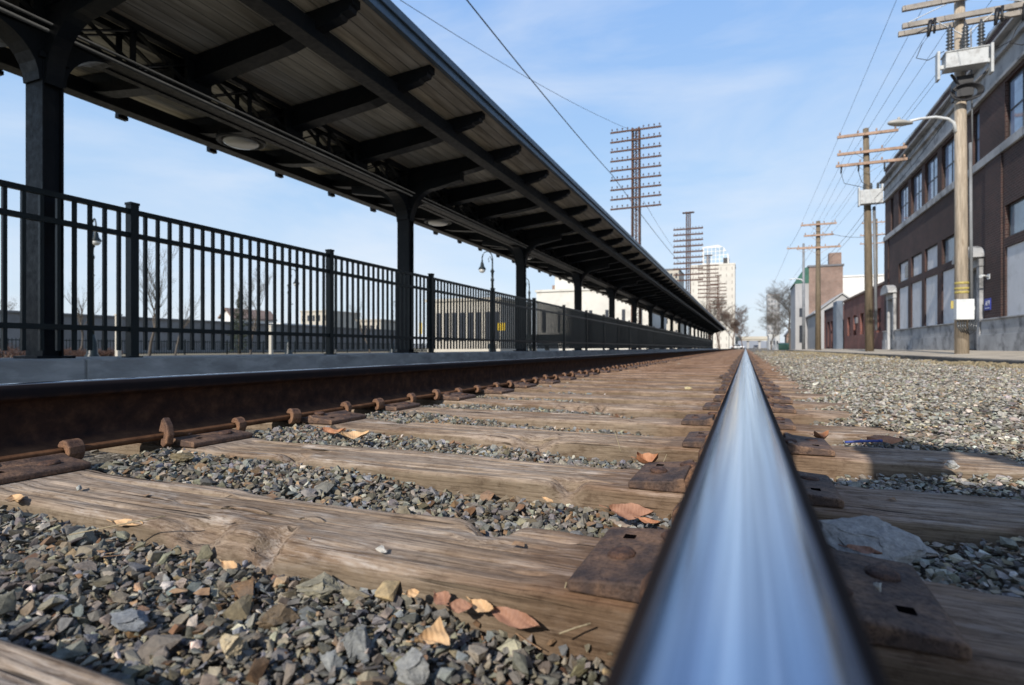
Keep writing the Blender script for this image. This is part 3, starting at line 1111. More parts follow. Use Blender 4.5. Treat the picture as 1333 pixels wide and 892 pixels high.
for i in range(-1, 170):
    me = near_meshes[(i + 1) % 4] if i < 5 else (mid_meshes[i % 4] if i < 18 else far_meshes[i % 3])
    t = link(bpy.data.objects.new('railway_tie', me))
    t.location = (random.uniform(-0.04, 0.04) if i > 0 else 0, TIE0 + TIE_W / 2 + TIES * i + (random.uniform(-0.015, 0.015) if i > 1 else 0), random.uniform(-0.003, 0.001))
    t.rotation_euler = (0, random.uniform(-0.001, 0.001), random.uniform(-0.008, 0.008) if i > 2 else [0.0, -0.012, -0.006, 0.0][i + 1])
    if i == -1:
        lab = 'dark tie cut off by the bottom left corner of the photo'
    elif i < 20:
        lab = 'weathered brown tie, %s full tie counted from the bottom of the photo' % ORD[i]
    else:
        lab = 'worn brown tie far down the track, past the first twenty full ties'
    tag(t, lab, 'railway tie', TG)
    add_plates(t, 2 if i < 5 else (1 if i < 14 else 0))
far_t = MB()
for i in range(170, 260):
    y = TIE0 + TIES * i
    far_t.box(-2.05, 0.55, y, y + TIE_W, -0.1, 0.0)
tag(far_t.build('railway_tie', M['tie'], fix=False), 'distant ties merging into one brown band at the end of the track', None, None, 'stuff')

# ------------------------------------------------------------------ rails
def rail_profile():
    half = [(0.0, 0.1650), (0.010, 0.1649), (0.018, 0.1645), (0.0235, 0.1637), (0.0275, 0.1622), (0.0315, 0.1595), (0.0345, 0.156), (0.0358, 0.151),
            (0.0365, 0.1335), (0.036, 0.131), (0.012, 0.1245), (0.0088, 0.120), (0.0078, 0.09), (0.0078, 0.055), (0.0095, 0.036), (0.016, 0.0285), (0.045, 0.0195), (0.068, 0.0125), (0.0695, 0.011), (0.0695, 0.0)]
    return half + [(-x, z) for x, z in half[::-1][:-1]]


def make_rail(x, label):
    r = thing('rail', label, 'rail', (x, 0, 0.0195), 0, 'rails of the track')
    prof = rail_profile()
    ys = [-1.5, -0.5, 0, 0.5, 1, 2, 4, 8, 15, 30, 60, 90, 128]
    mb = MB()
    n = len(prof)
    vs = [(px_, y, pz) for y in ys for px_, pz in prof]
    fs = [(i * n + k, i * n + (k + 1) % n, (i + 1) * n + (k + 1) % n, (i + 1) * n + k) for i in range(len(ys) - 1) for k in range(n)]
    mb.add(vs, fs, True)
    o = mb.build('rail_bar', M['rail'], r)
    # rail anchors clipped to the foot on both sides of each tie
    am = MB()
    pts = [(0.058, 0.020), (0.064, 0.030), (0.074, 0.034), (0.086, 0.030), (0.094, 0.018), (0.095, 0.004), (0.090, -0.010), (0.080, -0.016), (0.071, -0.012), (0.071, -0.002), (0.078, 0.0), (0.081, 0.008), (0.076, 0.0165), (0.062, 0.0165)]
    am.prism(pts, 'y', -0.016, 0.016)
    ame = am.mesh('rail_anchor', M['anchor'])
    fm = MB()
    pts2 = [(0.060, 0.016), (0.066, 0.045), (0.074, 0.052), (0.090, 0.034), (0.099, 0.010), (0.096, -0.012), (0.082, -0.022), (0.072, -0.014), (0.072, 0.0), (0.080, 0.002), (0.080, 0.014)]
    fm.prism(pts2, 'y', -0.008, 0.008)
    fme = fm.mesh('rail_anchor', M['anchor'])
    flip = x > -0.5
    cnt = 0
    for i in range(-1, 22):
        y0 = TIE0 + TIES * i
        for k, y in enumerate((y0 - 0.022, y0 + TIE_W + 0.024)):
            me = fme if (i == 1 and k == 0) else ame
            a = bpy.data.objects.new('rail_anchor', me)
            link(a, r)
            a.location = (0, y + random.uniform(-0.008, 0.008), random.uniform(-0.003, 0.003))
            a.rotation_euler = (random.uniform(-.12, .12), 0, (PI if flip else 0) + random.uniform(-.16, .16))
            q_ = random.uniform(0.85, 1.1)
            a.scale = (1, random.uniform(.8, 1.25), q_)
            md = a.modifiers.new('bevel', 'BEVEL')
            md.width = 0.003
            md.segments = 2
            md.limit_method = 'ANGLE'
            cnt += 1
    rest = MB()
    s = -1 if flip else 1
    for i in range(22, 160):
        y0 = TIE0 + TIES * i
        for y in (y0 - 0.022, y0 + TIE_W + 0.024):
            rest.box(min(s * 0.055, s * 0.094), max(s * 0.055, s * 0.094), y - 0.012, y + 0.012, -0.012, 0.033)
    q = rest.build('rail_anchor', M['anchor'], r, fix=False)
    q['kind'] = 'stuff'
    return r


make_rail(RAIL_R, 'near steel rail with polished blue grey top, running away from the lens')
make_rail(RAIL_L, 'rusty brown rail standing in front of the concrete platform edge')

# ------------------------------------------------------------------ fallen leaves, sticks, slab
def leaf(label, px, py, z, length, width, mat, rz, curl=0.5, cat='leaf', rx=0, ry=0, fold=0.4, group='dead leaves on the track', fan=False):
    x, y = on_plane(px, py, z)
    length, width = length * .86, width * .86
    nx, ny = 16, 9
    vs, fs = [], []
    ph = random.uniform(0, 6)
    for i in range(nx):
        t = i / (nx - 1)
        if fan:
            w = width * (0.08 + 0.92 * t)
        else:
            w = width * (math.sin(PI * t ** 0.85) ** 0.8 if 0 < t < 1 else 0) * (1 + 0.05 * math.sin(t * 31))
        for j in range(ny):
            v = (j / (ny - 1) - 0.5)
            zz = fold * width * abs(v) ** 1.5 * 1.2 + curl * length * (t - 0.5) ** 2 * 1.2 + 0.06 * width * math.sin(v * 9 + t * 11 + ph)
            vs.append(((t - 0.5) * length + (0.1 * length * math.cos(v * PI) if fan and i == nx - 1 else 0), v * w, zz))
    for i in range(nx - 1):
        for j in range(ny - 1):
            fs.append((i * ny + j, (i + 1) * ny + j, (i + 1) * ny + j + 1, i * ny + j + 1))
    mb = MB()
    mb.add(vs, fs, True)
    o = mb.build('dead_leaf' if cat == 'leaf' else cat.replace(' ', '_'), mat, None, fix=False)
    if cat == 'leaf':
        st = MB()
        st.tube([(-0.5 * length, 0, curl * length * 0.3), (-0.62 * length, 0.02 * length, curl * length * 0.4), (-0.75 * length, 0.06 * length, curl * length * 0.4)], 0.0007, 5)
        st.build('stalk', mat, o)
    o.location = (x, y, z + 0.004)
    o.rotation_euler = (rx, ry, rz)
    return tag(o, label, cat, group)


leaf('rounded reddish brown leaf against the front of the nearest tie', 578, 787, -0.028, 0.034, 0.022, M['leaf_brown'], -0.5, 0.3, rx=0.5)
leaf('small folded brown leaf beside the rounded reddish leaf', 600, 795, -0.026, 0.03, 0.018, M['leaf_brown'], 0.3, 0.2, rx=0.7)
leaf('long curled brown leaf at the foot of the nearest tie', 672, 812, -0.036, 0.075, 0.022, M['leaf_brown'], -0.22, 0.15, rx=0.7)
leaf('pale tan crumpled leaf left of the long curled brown leaf', 630, 797, -0.030, 0.04, 0.018, M['leaf_tan'], -0.3, 0.5, rx=0.5)
leaf('pale fan shaped leaf lying on the near gravel', 558, 838, -0.028, 0.036, 0.036, M['leaf_tan'], 0.9, 0.3, rx=0.5, fan=True)
leaf('tiny orange leaf scrap left of the reddish leaves', 537, 778, -0.022, 0.018, 0.013, M['leaf_tan'], 0.7, 0.3, rx=0.6)
leaf('broad ribbed brown leaf by the plate of the nearest tie', 822, 672, -0.020, 0.085, 0.04, M['leaf_brown'], 0.05, 0.3, rx=0.55)
leaf('narrow orange leaf beside the broad ribbed leaf', 845, 683, -0.022, 0.045, 0.014, M['leaf_orange'], -0.3, 0.3, rx=0.4)
leaf('crumpled orange leaf behind the second tie', 842, 606, 0.004, 0.055, 0.045, M['leaf_orange'], 0.4, 0.8, rx=0.3, fold=0.9)
leaf('long tan leaf with a thin stalk on the left gravel', 167, 686, -0.018, 0.07, 0.02, M['leaf_tan'], 0.15, 0.1, rx=0.3)
leaf('crumpled tan leaf at the left edge of the photo', 20, 655, -0.010, 0.06, 0.03, M['leaf_tan'], -0.3, 0.15, rx=0.1)
leaf('tan wood chip like leaf on the gravel behind the nearest tie', 714, 655, -0.015, 0.04, 0.012, M['leaf_tan'], -0.7, 0.1, rx=0.3)
leaf('pale curled leaf in the gap before the third tie', 462, 571, 0.002, 0.09, 0.05, M['leaf_tan'], 0.6, 0.5, rx=0.3)
leaf('orange tipped leaf beside the far rail', 435, 566, 0.003, 0.09, 0.045, M['leaf_orange'], 0.2, 0.5, rx=0.2)
leaf('large orange leaf on a half buried tie end right of the rail', 1152, 571, 0.012, 0.10, 0.06, M['leaf_orange'], 0.0, -0.15, rx=0.25, fold=-0.3)
leaf('crumpled orange red leaf by the plate right of the rail', 1068, 574, 0.004, 0.05, 0.04, M['leaf_orange'], 0.5, 0.9, rx=0.2, fold=0.9)
leaf('brown leaf lying in the shadow under the grey slab', 1125, 722, 0.003, 0.045, 0.018, M['leaf_brown'], -0.3, 0.08, rx=0.3)
leaf('tan leaf scrap in the gravel at lower left', 300, 742, -0.015, 0.04, 0.015, M['leaf_tan'], -0.2, 0.2, rx=0.4)


x, y = on_plane(1128, 715, -0.005)
o = stone('flat rounded grey slab of stone leaning beside the rail in shadow', x, y, 0.006, 0.088, (0.36, 0.35, 0.335), (1, .62, .22), (0.55, 0.12, 0.1), 'stone_slab')
o['category'] = 'slab'
mb = MB()
x, y = on_plane(1122, 578, 0.012)
mb.tube([(-0.04, -0.012, 0), (0.0, 0, 0.003), (0.04, 0.014, 0.004)], [0.003, 0.0035, 0.003], 8)
mb.tube([(0.04, 0.014, 0.004), (0.048, 0.017, 0.0045)], [0.0038, 0.0038], 8)
o = mb.build('plastic_straw', simple('blue_plastic', (0.05, 0.08, 0.30), 0.45), None, (x, y, 0.016))
tag(o, 'bright blue plastic stick lying on the stones right of the rail', 'plastic stick')
mb = MB()
for (px, py, z, a, l) in [(730, 790, -0.02, 1.4, 0.02), (728, 830, -0.03, 0.3, 0.03), (808, 590, 0.006, 2.0, 0.05), (90, 700, -0.01, 0.2, 0.12), (860, 612, 0.0, 1.2, .03)]:
    x, y = on_plane(px, py, z)
    mb.tube([(x, y, z + .004), (x + l * math.cos(a) * .5, y + l * .3, z + 0.004 + l * abs(math.sin(a)) * .5), (x + l * math.cos(a), y + l * .5, z + 0.004 + l * abs(math.sin(a)))], 0.0009, 5)
tag(mb.build('dry_stalks', M['straw'], None, fix=False), 'thin dry stalks caught along the ties', None, None, 'stuff')


def litter():
    vs, fs = [], []
    for _ in range(420):
        y = 0.35 + random.random() ** 1.6 * 4.5
        x = random.uniform(-1.4, 0.55)
        t = (y - TIE0) % TIES
        if abs(x) < .19 or (t < TIE_W and random.random() < .72):
            continue
        if y < TIE0 and t < TIES - .10 and random.random() < .6:
            continue
        z = (-0.003 if t < TIE_W else float(gz(x, y)) + 0.008)
        b = len(vs)
        l = random.uniform(.004, .016)
        a = random.uniform(0, 2 * PI)
        if random.random() < .5:
            d = Vector((math.cos(a), math.sin(a), random.uniform(-.15, .25))) * l * 1.9
            n_ = Vector((-math.sin(a), math.cos(a), .3)) * .0007
            c = Vector((x, y, z + .001))
            vs += [c - d - n_, c - d + n_, c + d + n_, c + d - n_]
            fs.append((b, b + 1, b + 2, b + 3))
        else:
            q = [Vector((math.cos(a + k * 2 * PI / 5) * l * random.uniform(.5, 1), math.sin(a + k * 2 * PI / 5) * l * random.uniform(.4, .8), random.uniform(0, .006))) for k in range(5)]
            vs += [Vector((x, y, z + .004))] + [Vector((x, y, z)) + k for k in q]
            fs += [(b, b + 1 + k, b + 1 + (k + 1) % 5) for k in range(5)]
    mb = MB()
    mb.add(vs, fs)
    tag(mb.build('leaf_litter', leaf_mat('litter', (0.16, 0.085, 0.045), (0.42, 0.27, 0.15)), None, fix=False), 'scraps of dead leaves and twigs between the ties', None, None, 'stuff')


litter()


def dry_grass():
    vs, fs = [], []
    def tuft(x, y, z, n, h):
        for _ in range(n):
            a = random.uniform(0, 2 * PI)
            l = h * random.uniform(0.5, 1.2)
            ox, oy = x + random.gauss(0, 0.07), y + random.gauss(0, 0.07)
            w = 0.004 + 0.0004 * y
            dx, dy = math.cos(a), math.sin(a)
            b = len(vs)
            vs.extend([(ox - dy * w, oy + dx * w, z), (ox + dy * w, oy - dx * w, z), (ox + dx * l * .35, oy + dy * l * .35, z + l * .75), (ox + dx * l * .9, oy + dy * l * .9, z + l * .8)])
            fs.extend([(b, b + 1, b + 2), (b + 1, b + 3, b + 2)])
    for _ in range(1000):
        y = random.uniform(4, 40)
        x = random.gauss(3.2, 0.45)
        if x > 3.66 or (vnoise(np.array(x * .8), np.array(y * .35), 4) < 0.40):
            continue
        tuft(x, y, float(gz(x, y)) - 0.01, 9, 0.075)
    for _ in range(160):
        x, y = random.uniform(0.7, 3.4), random.uniform(9, 45)
        tuft(x, y, float(gz(x, y)) - 0.01, 7, 0.06)
    mb = MB()
    mb.add(vs, fs)
    tag(mb.build('dry_grass', M['straw'], None, fix=False), 'short dry yellow grass along the foot of the curb', None, None, 'stuff')


dry_grass()

# ------------------------------------------------------------------ platform and fence
PLAT = 0.183
mb = MB()
ys = [-6, 2.57, 8.6, 14.7, 20.8, 26.9, 33, 45, 60, 80, 105]
for a, b in zip(ys[:-1], ys[1:]):
    mb.box(-5.55, -4.3, a + 0.008, b - 0.008, -0.25, PLAT)
mb.box(-5.5, -4.32, -6, 105, -0.25, PLAT - 0.012)
o = mb.build('platform', M['concrete'], None, bevel=0.01)
tag(o, 'low grey concrete platform edge beside the track', None, None, 'structure')
mb = MB()
mb.box(-13, -5.56, 8, 105, -0.25, -0.06)
tag(mb.build('pavement', M['sidewalk'], None), 'pale pavement behind the platform fence', None, None, 'structure')

FX = -4.72
fence = thing('metal_fence', 'black metal picket fence with square posts along the platform edge', 'fence', (FX, 0, PLAT))
POST0, BAY = 3.175, 2.43
pm = MB()
hp = ZC + 1.205 - PLAT
pm.box(-0.034, 0.034, -0.034, 0.034, 0, hp - 0.02)
pm.box(-0.039, 0.039, -0.039, 0.039, hp - 0.02, hp)
pm.box(-0.045, 0.045, -0.06, 0.06, 0, 0.012)
PM = pm.mesh('post', M['fence_paint'])
zt, z2, zb = ZC + 1.13 - PLAT, ZC + 0.935 - PLAT, ZC + 0.155 - PLAT
bm_ = MB()
for z in (zt, z2, zb):
    bm_.box(-0.019, 0.019, 0.034, BAY - 0.034, z - 0.02, z + 0.02)
for k in range(1, 22):
    y = k * BAY / 22
    bm_.box(-0.0125, 0.0125, y - 0.0125, y + 0.0125, 0.06, zt - 0.02)
BMESH = bm_.mesh('bar_panel', M['fence_paint'])
for i in range(-3, 38):
    p = link(bpy.data.objects.new('post', PM), fence)
    p.location = (0, POST0 + BAY * i, 0)
    if i < 37:
        b = link(bpy.data.objects.new('bar_panel', BMESH), fence)
        b.location = (0, POST0 + BAY * i, 0)

# ------------------------------------------------------------------ canopy
CX, XR, XL = -4.95, -2.96, -6.94
COL0, CB = 2.66, 4.98
CY0, CY1 = -8.0, 99.0
zc_deck, ze_deck = ZC + 2.80, ZC + 2.93


def zdeck(x):
    return zc_deck + (ze_deck - zc_deck) * abs(x - CX) / 1.99


canopy = thing('platform_canopy', 'long dark steel canopy with tan board ceiling over the platform', 'canopy', (CX, 0, PLAT))


def C(mb, name, mat, bevel=0, fix=True):
    o = mb.build(name, mat, canopy, fix=fix, bevel=bevel)
    o.location = -canopy.location
    return o


mb = MB()
for s, xe in ((1, XR), (-1, XL)):
    mb.add([(CX, CY0, zc_deck), (xe, CY0, ze_deck), (xe, CY1, ze_deck), (CX, CY1, zc_deck),
            (CX, CY0, zc_deck + .05), (xe, CY0, ze_deck + .05), (xe, CY1, ze_deck + .05), (CX, CY1, zc_deck + .05)],
           [(0, 1, 2, 3), (4, 7, 6, 5), (0, 4, 5, 1), (2, 6, 7, 3), (1, 5, 6, 2)])
C(mb, 'ceiling_boards', M['deck'])
mb = MB()
for s, xe in ((1, XR), (-1, XL)):
    x0, x1 = sorted((xe, xe + s * 0.05))
    mb.box(x0, x1, CY0, CY1, ze_deck - 0.03, ze_deck + 0.11)
    x0, x1 = sorted((xe + s * 0.05, xe + s * 0.075))
    mb.box(x0, x1, CY0, CY1, ze_deck + 0.05, ze_deck + 0.13)
C(mb, 'roof_edge', M['fascia'], 0.006)
mb = MB()
for x0, x1 in ((CX, XR + .04), (XL - .04, CX)):
    za, zb_ = zdeck(x0) + 0.052, zdeck(x1) + 0.052
    mb.add([(x0, CY0, za), (x1, CY0, zb_), (x1, CY1, zb_), (x0, CY1, za), (x0, CY0, za + .03), (x1, CY0, zb_ + .03), (x1, CY1, zb_ + .03), (x0, CY1, za + .03)],
           [(0, 1, 2, 3), (4, 7, 6, 5), (0, 4, 5, 1), (2, 6, 7, 3), (0, 3, 7, 4), (1, 5, 6, 2)])
C(mb, 'roof_sheet', M['roof_grey'])
# purlins along the canopy
for x, w, h in ((-3.47, 0.14, 0.15), (-6.43, 0.14, 0.15)):
    mb = MB()
    zt_ = zdeck(x) - 0.10
    mb.box(x - w / 2, x + w / 2, CY0, CY1, zt_ - h, zt_)
    mb.box(x - w / 2 - .015, x + w / 2 + .015, CY0, CY1, zt_ - h - .014, zt_ - h - 0.001)
    C(mb, 'purlin', M['steel_dark'], 0.005)
# rafters
rm = MB()
for s in (1, -1):
    xe = 1.94 * s

    def zz(x):
        return (ze_deck - zc_deck) * abs(x) / 1.99
    poly = [(0.02 * s, -0.02), (xe, zz(xe) - 0.004), (xe, zz(xe) - 0.07), (xe - .03 * s, zz(xe) - 0.075), (xe - .04 * s, zz(xe) - .11), (xe - .12 * s, zz(xe) - .125), (xe - .14 * s, zz(xe) - .15), (1.45 * s, zz(1.45) - 0.18), (1.2 * s, zz(1.2) - 0.22), (0.02 * s, -0.27)]
    rm.prism(poly, 'y', -0.05, 0.05)
    poly = [(0.02 * s, -0.271), (1.2 * s, zz(1.2) - 0.221), (1.38 * s, zz(1.38) - 0.196), (1.38 * s, zz(1.38) - 0.206), (1.2 * s, zz(1.2) - 0.233), (0.02 * s, -0.283)]
    rm.prism(poly, 'y', -0.08, 0.08)
RM = rm.mesh('rafter', M['steel_dark'])
nr = int((CY1 - CY0) / (CB / 4))
import bmesh
bm = bmesh.new(); bm.from_mesh(RM); bmesh.ops.recalc_face_normals(bm, faces=bm.faces); bm.to_mesh(RM); bm.free()
for k in range(nr):
    y = COL0 + (k - 8) * CB / 4
    if y > CY1 - .2 or y < CY0 + .2:
        continue
    o = link(bpy.data.objects.new('rafter', RM), canopy)
    o.location = (0, y, zc_deck - PLAT)
# lattice truss over the columns
zbot = ZC + 2.36
mb = MB()
for dx in (-0.09, 0.09):
    mb.box(CX + dx - 0.035, CX + dx + 0.035, CY0, CY1, zbot, zbot + 0.05)
    mb.box(CX + dx - 0.035, CX + dx + 0.035, CY0, CY1, zc_deck - 0.075, zc_deck - 0.02)
mb.box(CX - 0.055, CX + 0.055, CY0, CY1, zbot + 0.012, zbot + 0.022)
C(mb, 'truss_chord', M['steel_dark'])
lm = MB()
step = CB / 4
a0, a1 = zbot + 0.05, zc_deck - 0.075
for s in (-0.09, 0.09):
    for j in range(2):
        y0 = j * step / 2
        lm.bar((s, y0, a0), (s, y0 + step / 2, a1), 0.012, 0.045, (1, 0, 0))
        lm.bar((s + .013, y0, a1), (s + .013, y0 + step / 2, a0), 0.012, 0.045, (1, 0, 0))
    lm.bar((s - .013, step / 2, a0), (s - .013, step / 2, a1), 0.05, 0.012, (1, 0, 0))
    lm.box(s - .02, s + .02, -0.13, 0.13, a0, a1)
LM = lm.mesh('lattice_web', M['steel_dark'])
for k in range(nr):
    y = COL0 + (k - 8) * step
    if y < CY0 + .2 or y > CY1 - step:
        continue
    o = link(bpy.data.objects.new('lattice_web', LM), canopy)
    o.location = (0, y, -PLAT)
# conduits along the bottom chord
mb = MB()
mb.tube([(CX + 0.15, CY0, zbot + 0.0), (CX + 0.15, CY1, zbot + 0.0)], 0.016, 8)
mb.tube([(CX + 0.20, CY0, zbot + 0.035), (CX + 0.20, CY1, zbot + 0.035)], 0.012, 8)
C(mb, 'conduit', simple('dull_conduit', (0.07, 0.072, 0.073), 0.7, var=0.3))
# columns with curved brackets
cm_ = MB()
ht = zc_deck - PLAT - 0.02
cm_.box(-0.105, 0.105, -0.072, -0.058, 0, ht)
cm_.box(-0.105, 0.105, 0.058, 0.072, 0, ht)
cm_.box(-0.070, -0.056, -0.0575, 0.0575, 0, ht)
cm_.box(0.056, 0.070, -0.0575, 0.0575, 0, ht)
cm_.box(-0.15, 0.15, -0.13, 0.13, 0, 0.02)
cm_.box(-0.135, 0.135, -0.10, 0.10, ht - 0.62, ht - 0.58)
CM = cm_.mesh('column', M['steel_dark'])
bk = MB()
for s in (1, -1):
    pts = [(0.106 * s, ht - 0.02), (0.106 * s, ht - 0.80)]
    for k in range(0, 11):
        a = k / 10 * PI / 2
        pts.append((s * (0.125 + 0.42 * (1 - math.cos(a))), ht - 0.80 + 0.46 * math.sin(a)))
    pts.append((s * 1.0, ht - 0.26))
    pts.append((s * 1.0, ht - 0.02))
    bk.prism(pts, 'y', -0.06, 0.06)
# along the track
for s in (1, -1):
    pts = [(s * 0.073, ht - 0.42), (s * 0.073, ht - 0.78)]
    for k in range(0, 9):
        a = k / 8 * PI / 2
        pts.append((s * (0.09 + 0.36 * (1 - math.cos(a))), ht - 0.78 + 0.34 * math.sin(a)))
    bk.prism(pts, 'x', -0.1, 0.1)
BK = bk.mesh('bracket', M['steel_dark'])
bm = bmesh.new(); bm.from_mesh(BK); bmesh.ops.recalc_face_normals(bm, faces=bm.faces); bm.to_mesh(BK); bm.free()
for k in range(-1, 20):
    y = COL0 + CB * k
    if y > CY1:
        break
    c = link(bpy.data.objects.new('column', CM), canopy)
    c.location = (0, y, 0)
    b = link(bpy.data.objects.new('bracket', BK), c)
# eave brackets on the far side
em = MB()
em.box(-0.05, 0.05, -0.045, 0.045, -0.12, 0.0)
em.box(-0.03, 0.03, -0.06, 0.06, -0.16, -0.12)
EM = em.mesh('gutter_clip', M['steel_dark'])
for k in range(0, 34):
    o = link(bpy.data.objects.new('gutter_clip', EM), canopy)
    o.location = (XL + 0.02 - CX, COL0 + (k + .5) * CB / 4, ze_deck - 0.031 - PLAT)

# round ceiling lights
CLP = None
for k in range(0, 6):
    y = 5.35 + CB * k
    lab = ['round white ceiling light under the canopy, nearest one', 'round ceiling light under the canopy, second from the near column'][k] if k < 2 else 'round ceiling light far along the dark canopy underside'
    if CLP is None:
        t = thing('ceiling_light', lab, 'ceiling light', (-5.9, y, 2.86), 0, 'round lights under the canopy')
        mb = MB()
        mb.lathe([(0.05, 0.14), (0.20, 0.14), (0.27, 0.09), (0.29, 0.02), (0.285, 0.0), (0.255, -0.005), (0.25, 0.012)], 28)
        mb.build('housing', M['steel_dark'], t)
        mb = MB()
        mb.lathe([(0.215, 0.008), (0.2, -0.02), (0.15, -0.04), (0.07, -0.05), (0.01, -0.052)], 28)
        mb.build('lens', M['glassy'], t)
        mb = MB()
        mb.tube([(0, 0, 0.141), (0, 0, 0.26)], 0.03, 10)
        mb.build('stem', M['steel_dark'], t)
        CLP = t
    else:
        dup(CLP, (-5.9, y, 2.86), 0, lab)

# ------------------------------------------------------------------ right side: sidewalk and street
xs = np.array([3.86, 4.4, 5.2, 6.2, 6.99])
mb = MB()
for a, b in zip(np.arange(-4, 62, 2.0), np.arange(-2, 64, 2.0)):
    def zs(x):
        return 0.073 + (x - 3.7) * (0.107 / 3.3)
    mb.add([(3.86, a + .006, zs(3.86)), (7.0, a + .006, zs(7)), (7.0, b - .006, zs(7)), (3.86, b - .006, zs(3.86)),
            (3.86, a + .006, -.2), (7.0, a + .006, -.2), (7.0, b - .006, -.2), (3.86, b - .006, -.2)],
           [(0, 1, 2, 3), (0, 4, 5, 1), (1, 5, 6, 2), (2, 6, 7, 3), (3, 7, 4, 0)])
tag(mb.build('sidewalk', M['sidewalk'], None), 'sunlit tan concrete sidewalk in front of the brick building', None, None, 'structure')
mb = MB()
for a, b in zip(np.arange(-4, 62, 3.0), np.arange(-1, 65, 3.0)):
    w = random.uniform(-0.012, 0.012)
    mb.box(3.70 + w, 3.857, a + .004, b - .004, -0.2, 0.071 + random.uniform(-.008, .004))
tag(mb.build('curb', M['curb'], None, bevel=0.012), 'dark worn stone curb edging the sidewalk', None, None, 'structure')
mb = MB()
mb.box(-1.5, 3.6, 118, 420, -0.2, -0.045)
tag(mb.build('road', M['asphalt'], None), 'grey road at the far end of the track', None, None, 'structure')

# ------------------------------------------------------------------ brick building on the right
BX, BY0, BY1 = 7.0, 4.0, 36.2
BZ = 0.18
HZ = lambda h: ZC + h


def facade(mb, x, y0, y1, z0, z1, holes, depth_=0.28, sgn=-1):
    """front sheet at x with openings and their reveals"""
    ys = sorted({y0, y1, *[h[0] for h in holes], *[h[1] for h in holes]})
    zs = sorted({z0, z1, *[h[2] for h in holes], *[h[3] for h in holes]})
    for a, b in zip(ys[:-1], ys[1:]):
        for c, d in zip(zs[:-1], zs[1:]):
            my, mz = (a + b) / 2, (c + d) / 2
            if any(h[0] < my < h[1] and h[2] < mz < h[3] for h in holes):
                continue
            mb.add([(x, a, c), (x, b, c), (x, b, d), (x, a, d)], [(0, 3, 2, 1)])
    xi = x + depth_
    for a, b, c, d in holes:
        mb.add([(x, a, c), (xi, a, c), (xi, a, d), (x, a, d)], [(0, 1, 2, 3)])
        mb.add([(x, b, c), (xi, b, c), (xi, b, d), (x, b, d)], [(0, 3, 2, 1)])
        mb.add([(x, a, d), (xi, a, d), (xi, b, d), (x, b, d)], [(0, 1, 2, 3)])
        mb.add([(x, a, c), (xi, a, c), (xi, b, c), (x, b, c)], [(0, 3, 2, 1)])


bld = thing('brick_building', 'dark brick two storey factory with white boarded ground floor openings and grey cornice', 'building', (BX, (BY0 + BY1) / 2, BZ))


def B(mb, name, mat, parent=None, bevel=0, fix=True):
    o = mb.build(name, mat, parent or bld, fix=fix, bevel=bevel)
    if parent is None or parent is bld:
        o.location = -bld.location
    return o


bays = [(31.50, 33.25), (29.28, 30.97), (27.13, 28.82), (24.88, 26.58)]          # left of the entrance
bays_r = [(18.1, 20.8), (14.6, 17.3), (11.1, 13.8), (7.6, 10.3)]
up_wins = [(34.3, 34.9)] + bays + [(22.75, 23.35)] + bays_r
holes = []
for a, b in up_wins:
    holes.append((a, b, HZ(6.0), HZ(7.75)))
for a, b in bays + bays_r:
    holes.append((a, b, HZ(3.2), HZ(4.15)))
    holes.append((a, b, HZ(0.9), HZ(2.93)))
holes.append((22.55, 23.75, HZ(0.0) - .05, HZ(2.95)))
holes.append((33.9, 35.1, HZ(0.0) - .05, HZ(2.75)))
mb = MB()
facade(mb, BX, BY0, BY1, BZ - .1, HZ(9.0), holes)
mb.add([(BX, BY1, BZ - .1), (BX + 14, BY1, BZ - .1), (BX + 14, BY1, HZ(9.0)), (BX, BY1, HZ(9.0))], [(0, 3, 2, 1)])
mb.add([(BX, BY0, BZ - .1), (BX + 14, BY0, BZ - .1), (BX + 14, BY0, HZ(9.0)), (BX, BY0, HZ(9.0))], [(0, 1, 2, 3)])
mb.box(BX + 0.0, BX + 0.3, BY0, BY1, HZ(9.03), HZ(9.58))
mb.box(BX + 0.3, BX + 14, BY1 - .3, BY1, HZ(9.03), HZ(9.58))
B(mb, 'wall', M['brick_dark'], fix=False)
mb = MB()
mb.box(BX + 0.3, BX + 14, BY0, BY1 - .3, HZ(8.9), HZ(9.0))
B(mb, 'roof', M['roof_grey'])
mb = MB()   # dark back behind the openings
mb.box(BX + 0.6, BX + 0.65, BY0 + .1, BY1 - .1, BZ, HZ(8.8))
B(mb, 'inner_wall', M['trim_dark'])
# stone trim
mb = MB()
mb.box(BX - 0.05, BX - .002, BY0, BY1 + 0.05, HZ(7.95), HZ(8.98))
mb.box(BX - 0.12, BX - .002, BY0, BY1 + 0.12, HZ(7.85), HZ(7.95))
mb.box(BX - 0.16, BX - .002, BY0, BY1 + 0.16, HZ(8.55), HZ(8.66))
mb.box(BX - 0.26, BX + .28, BY0, BY1 + 0.26, HZ(8.98), HZ(9.06))
mb.box(BX - 0.06, BX + .34, BY0, BY1 + .06, HZ(9.58), HZ(9.68))
B(mb, 'cornice', M['concrete_dark'], bevel=0.015)
mb = MB()
mb.box(BX - 0.08, BX - .002, BY0, BY1 + 0.06, HZ(5.74), HZ(5.995))
B(mb, 'sill_band', M['concrete_dark'], bevel=0.01)
mb = MB()
for a, b in ((BY0, 22.3), (24.0, 33.65), (35.35, BY1)):
    mb.box(BX - 0.14, BX - .002, a, b, BZ - .1, HZ(0.42))
    mb.box(BX - 0.10, BX - .002, a, b, HZ(0.42), HZ(0.86))
    mb.box(BX - 0.15, BX - .002, a, b, HZ(0.86), HZ(0.9))
B(mb, 'plinth', M['concrete_dark'], bevel=0.01)
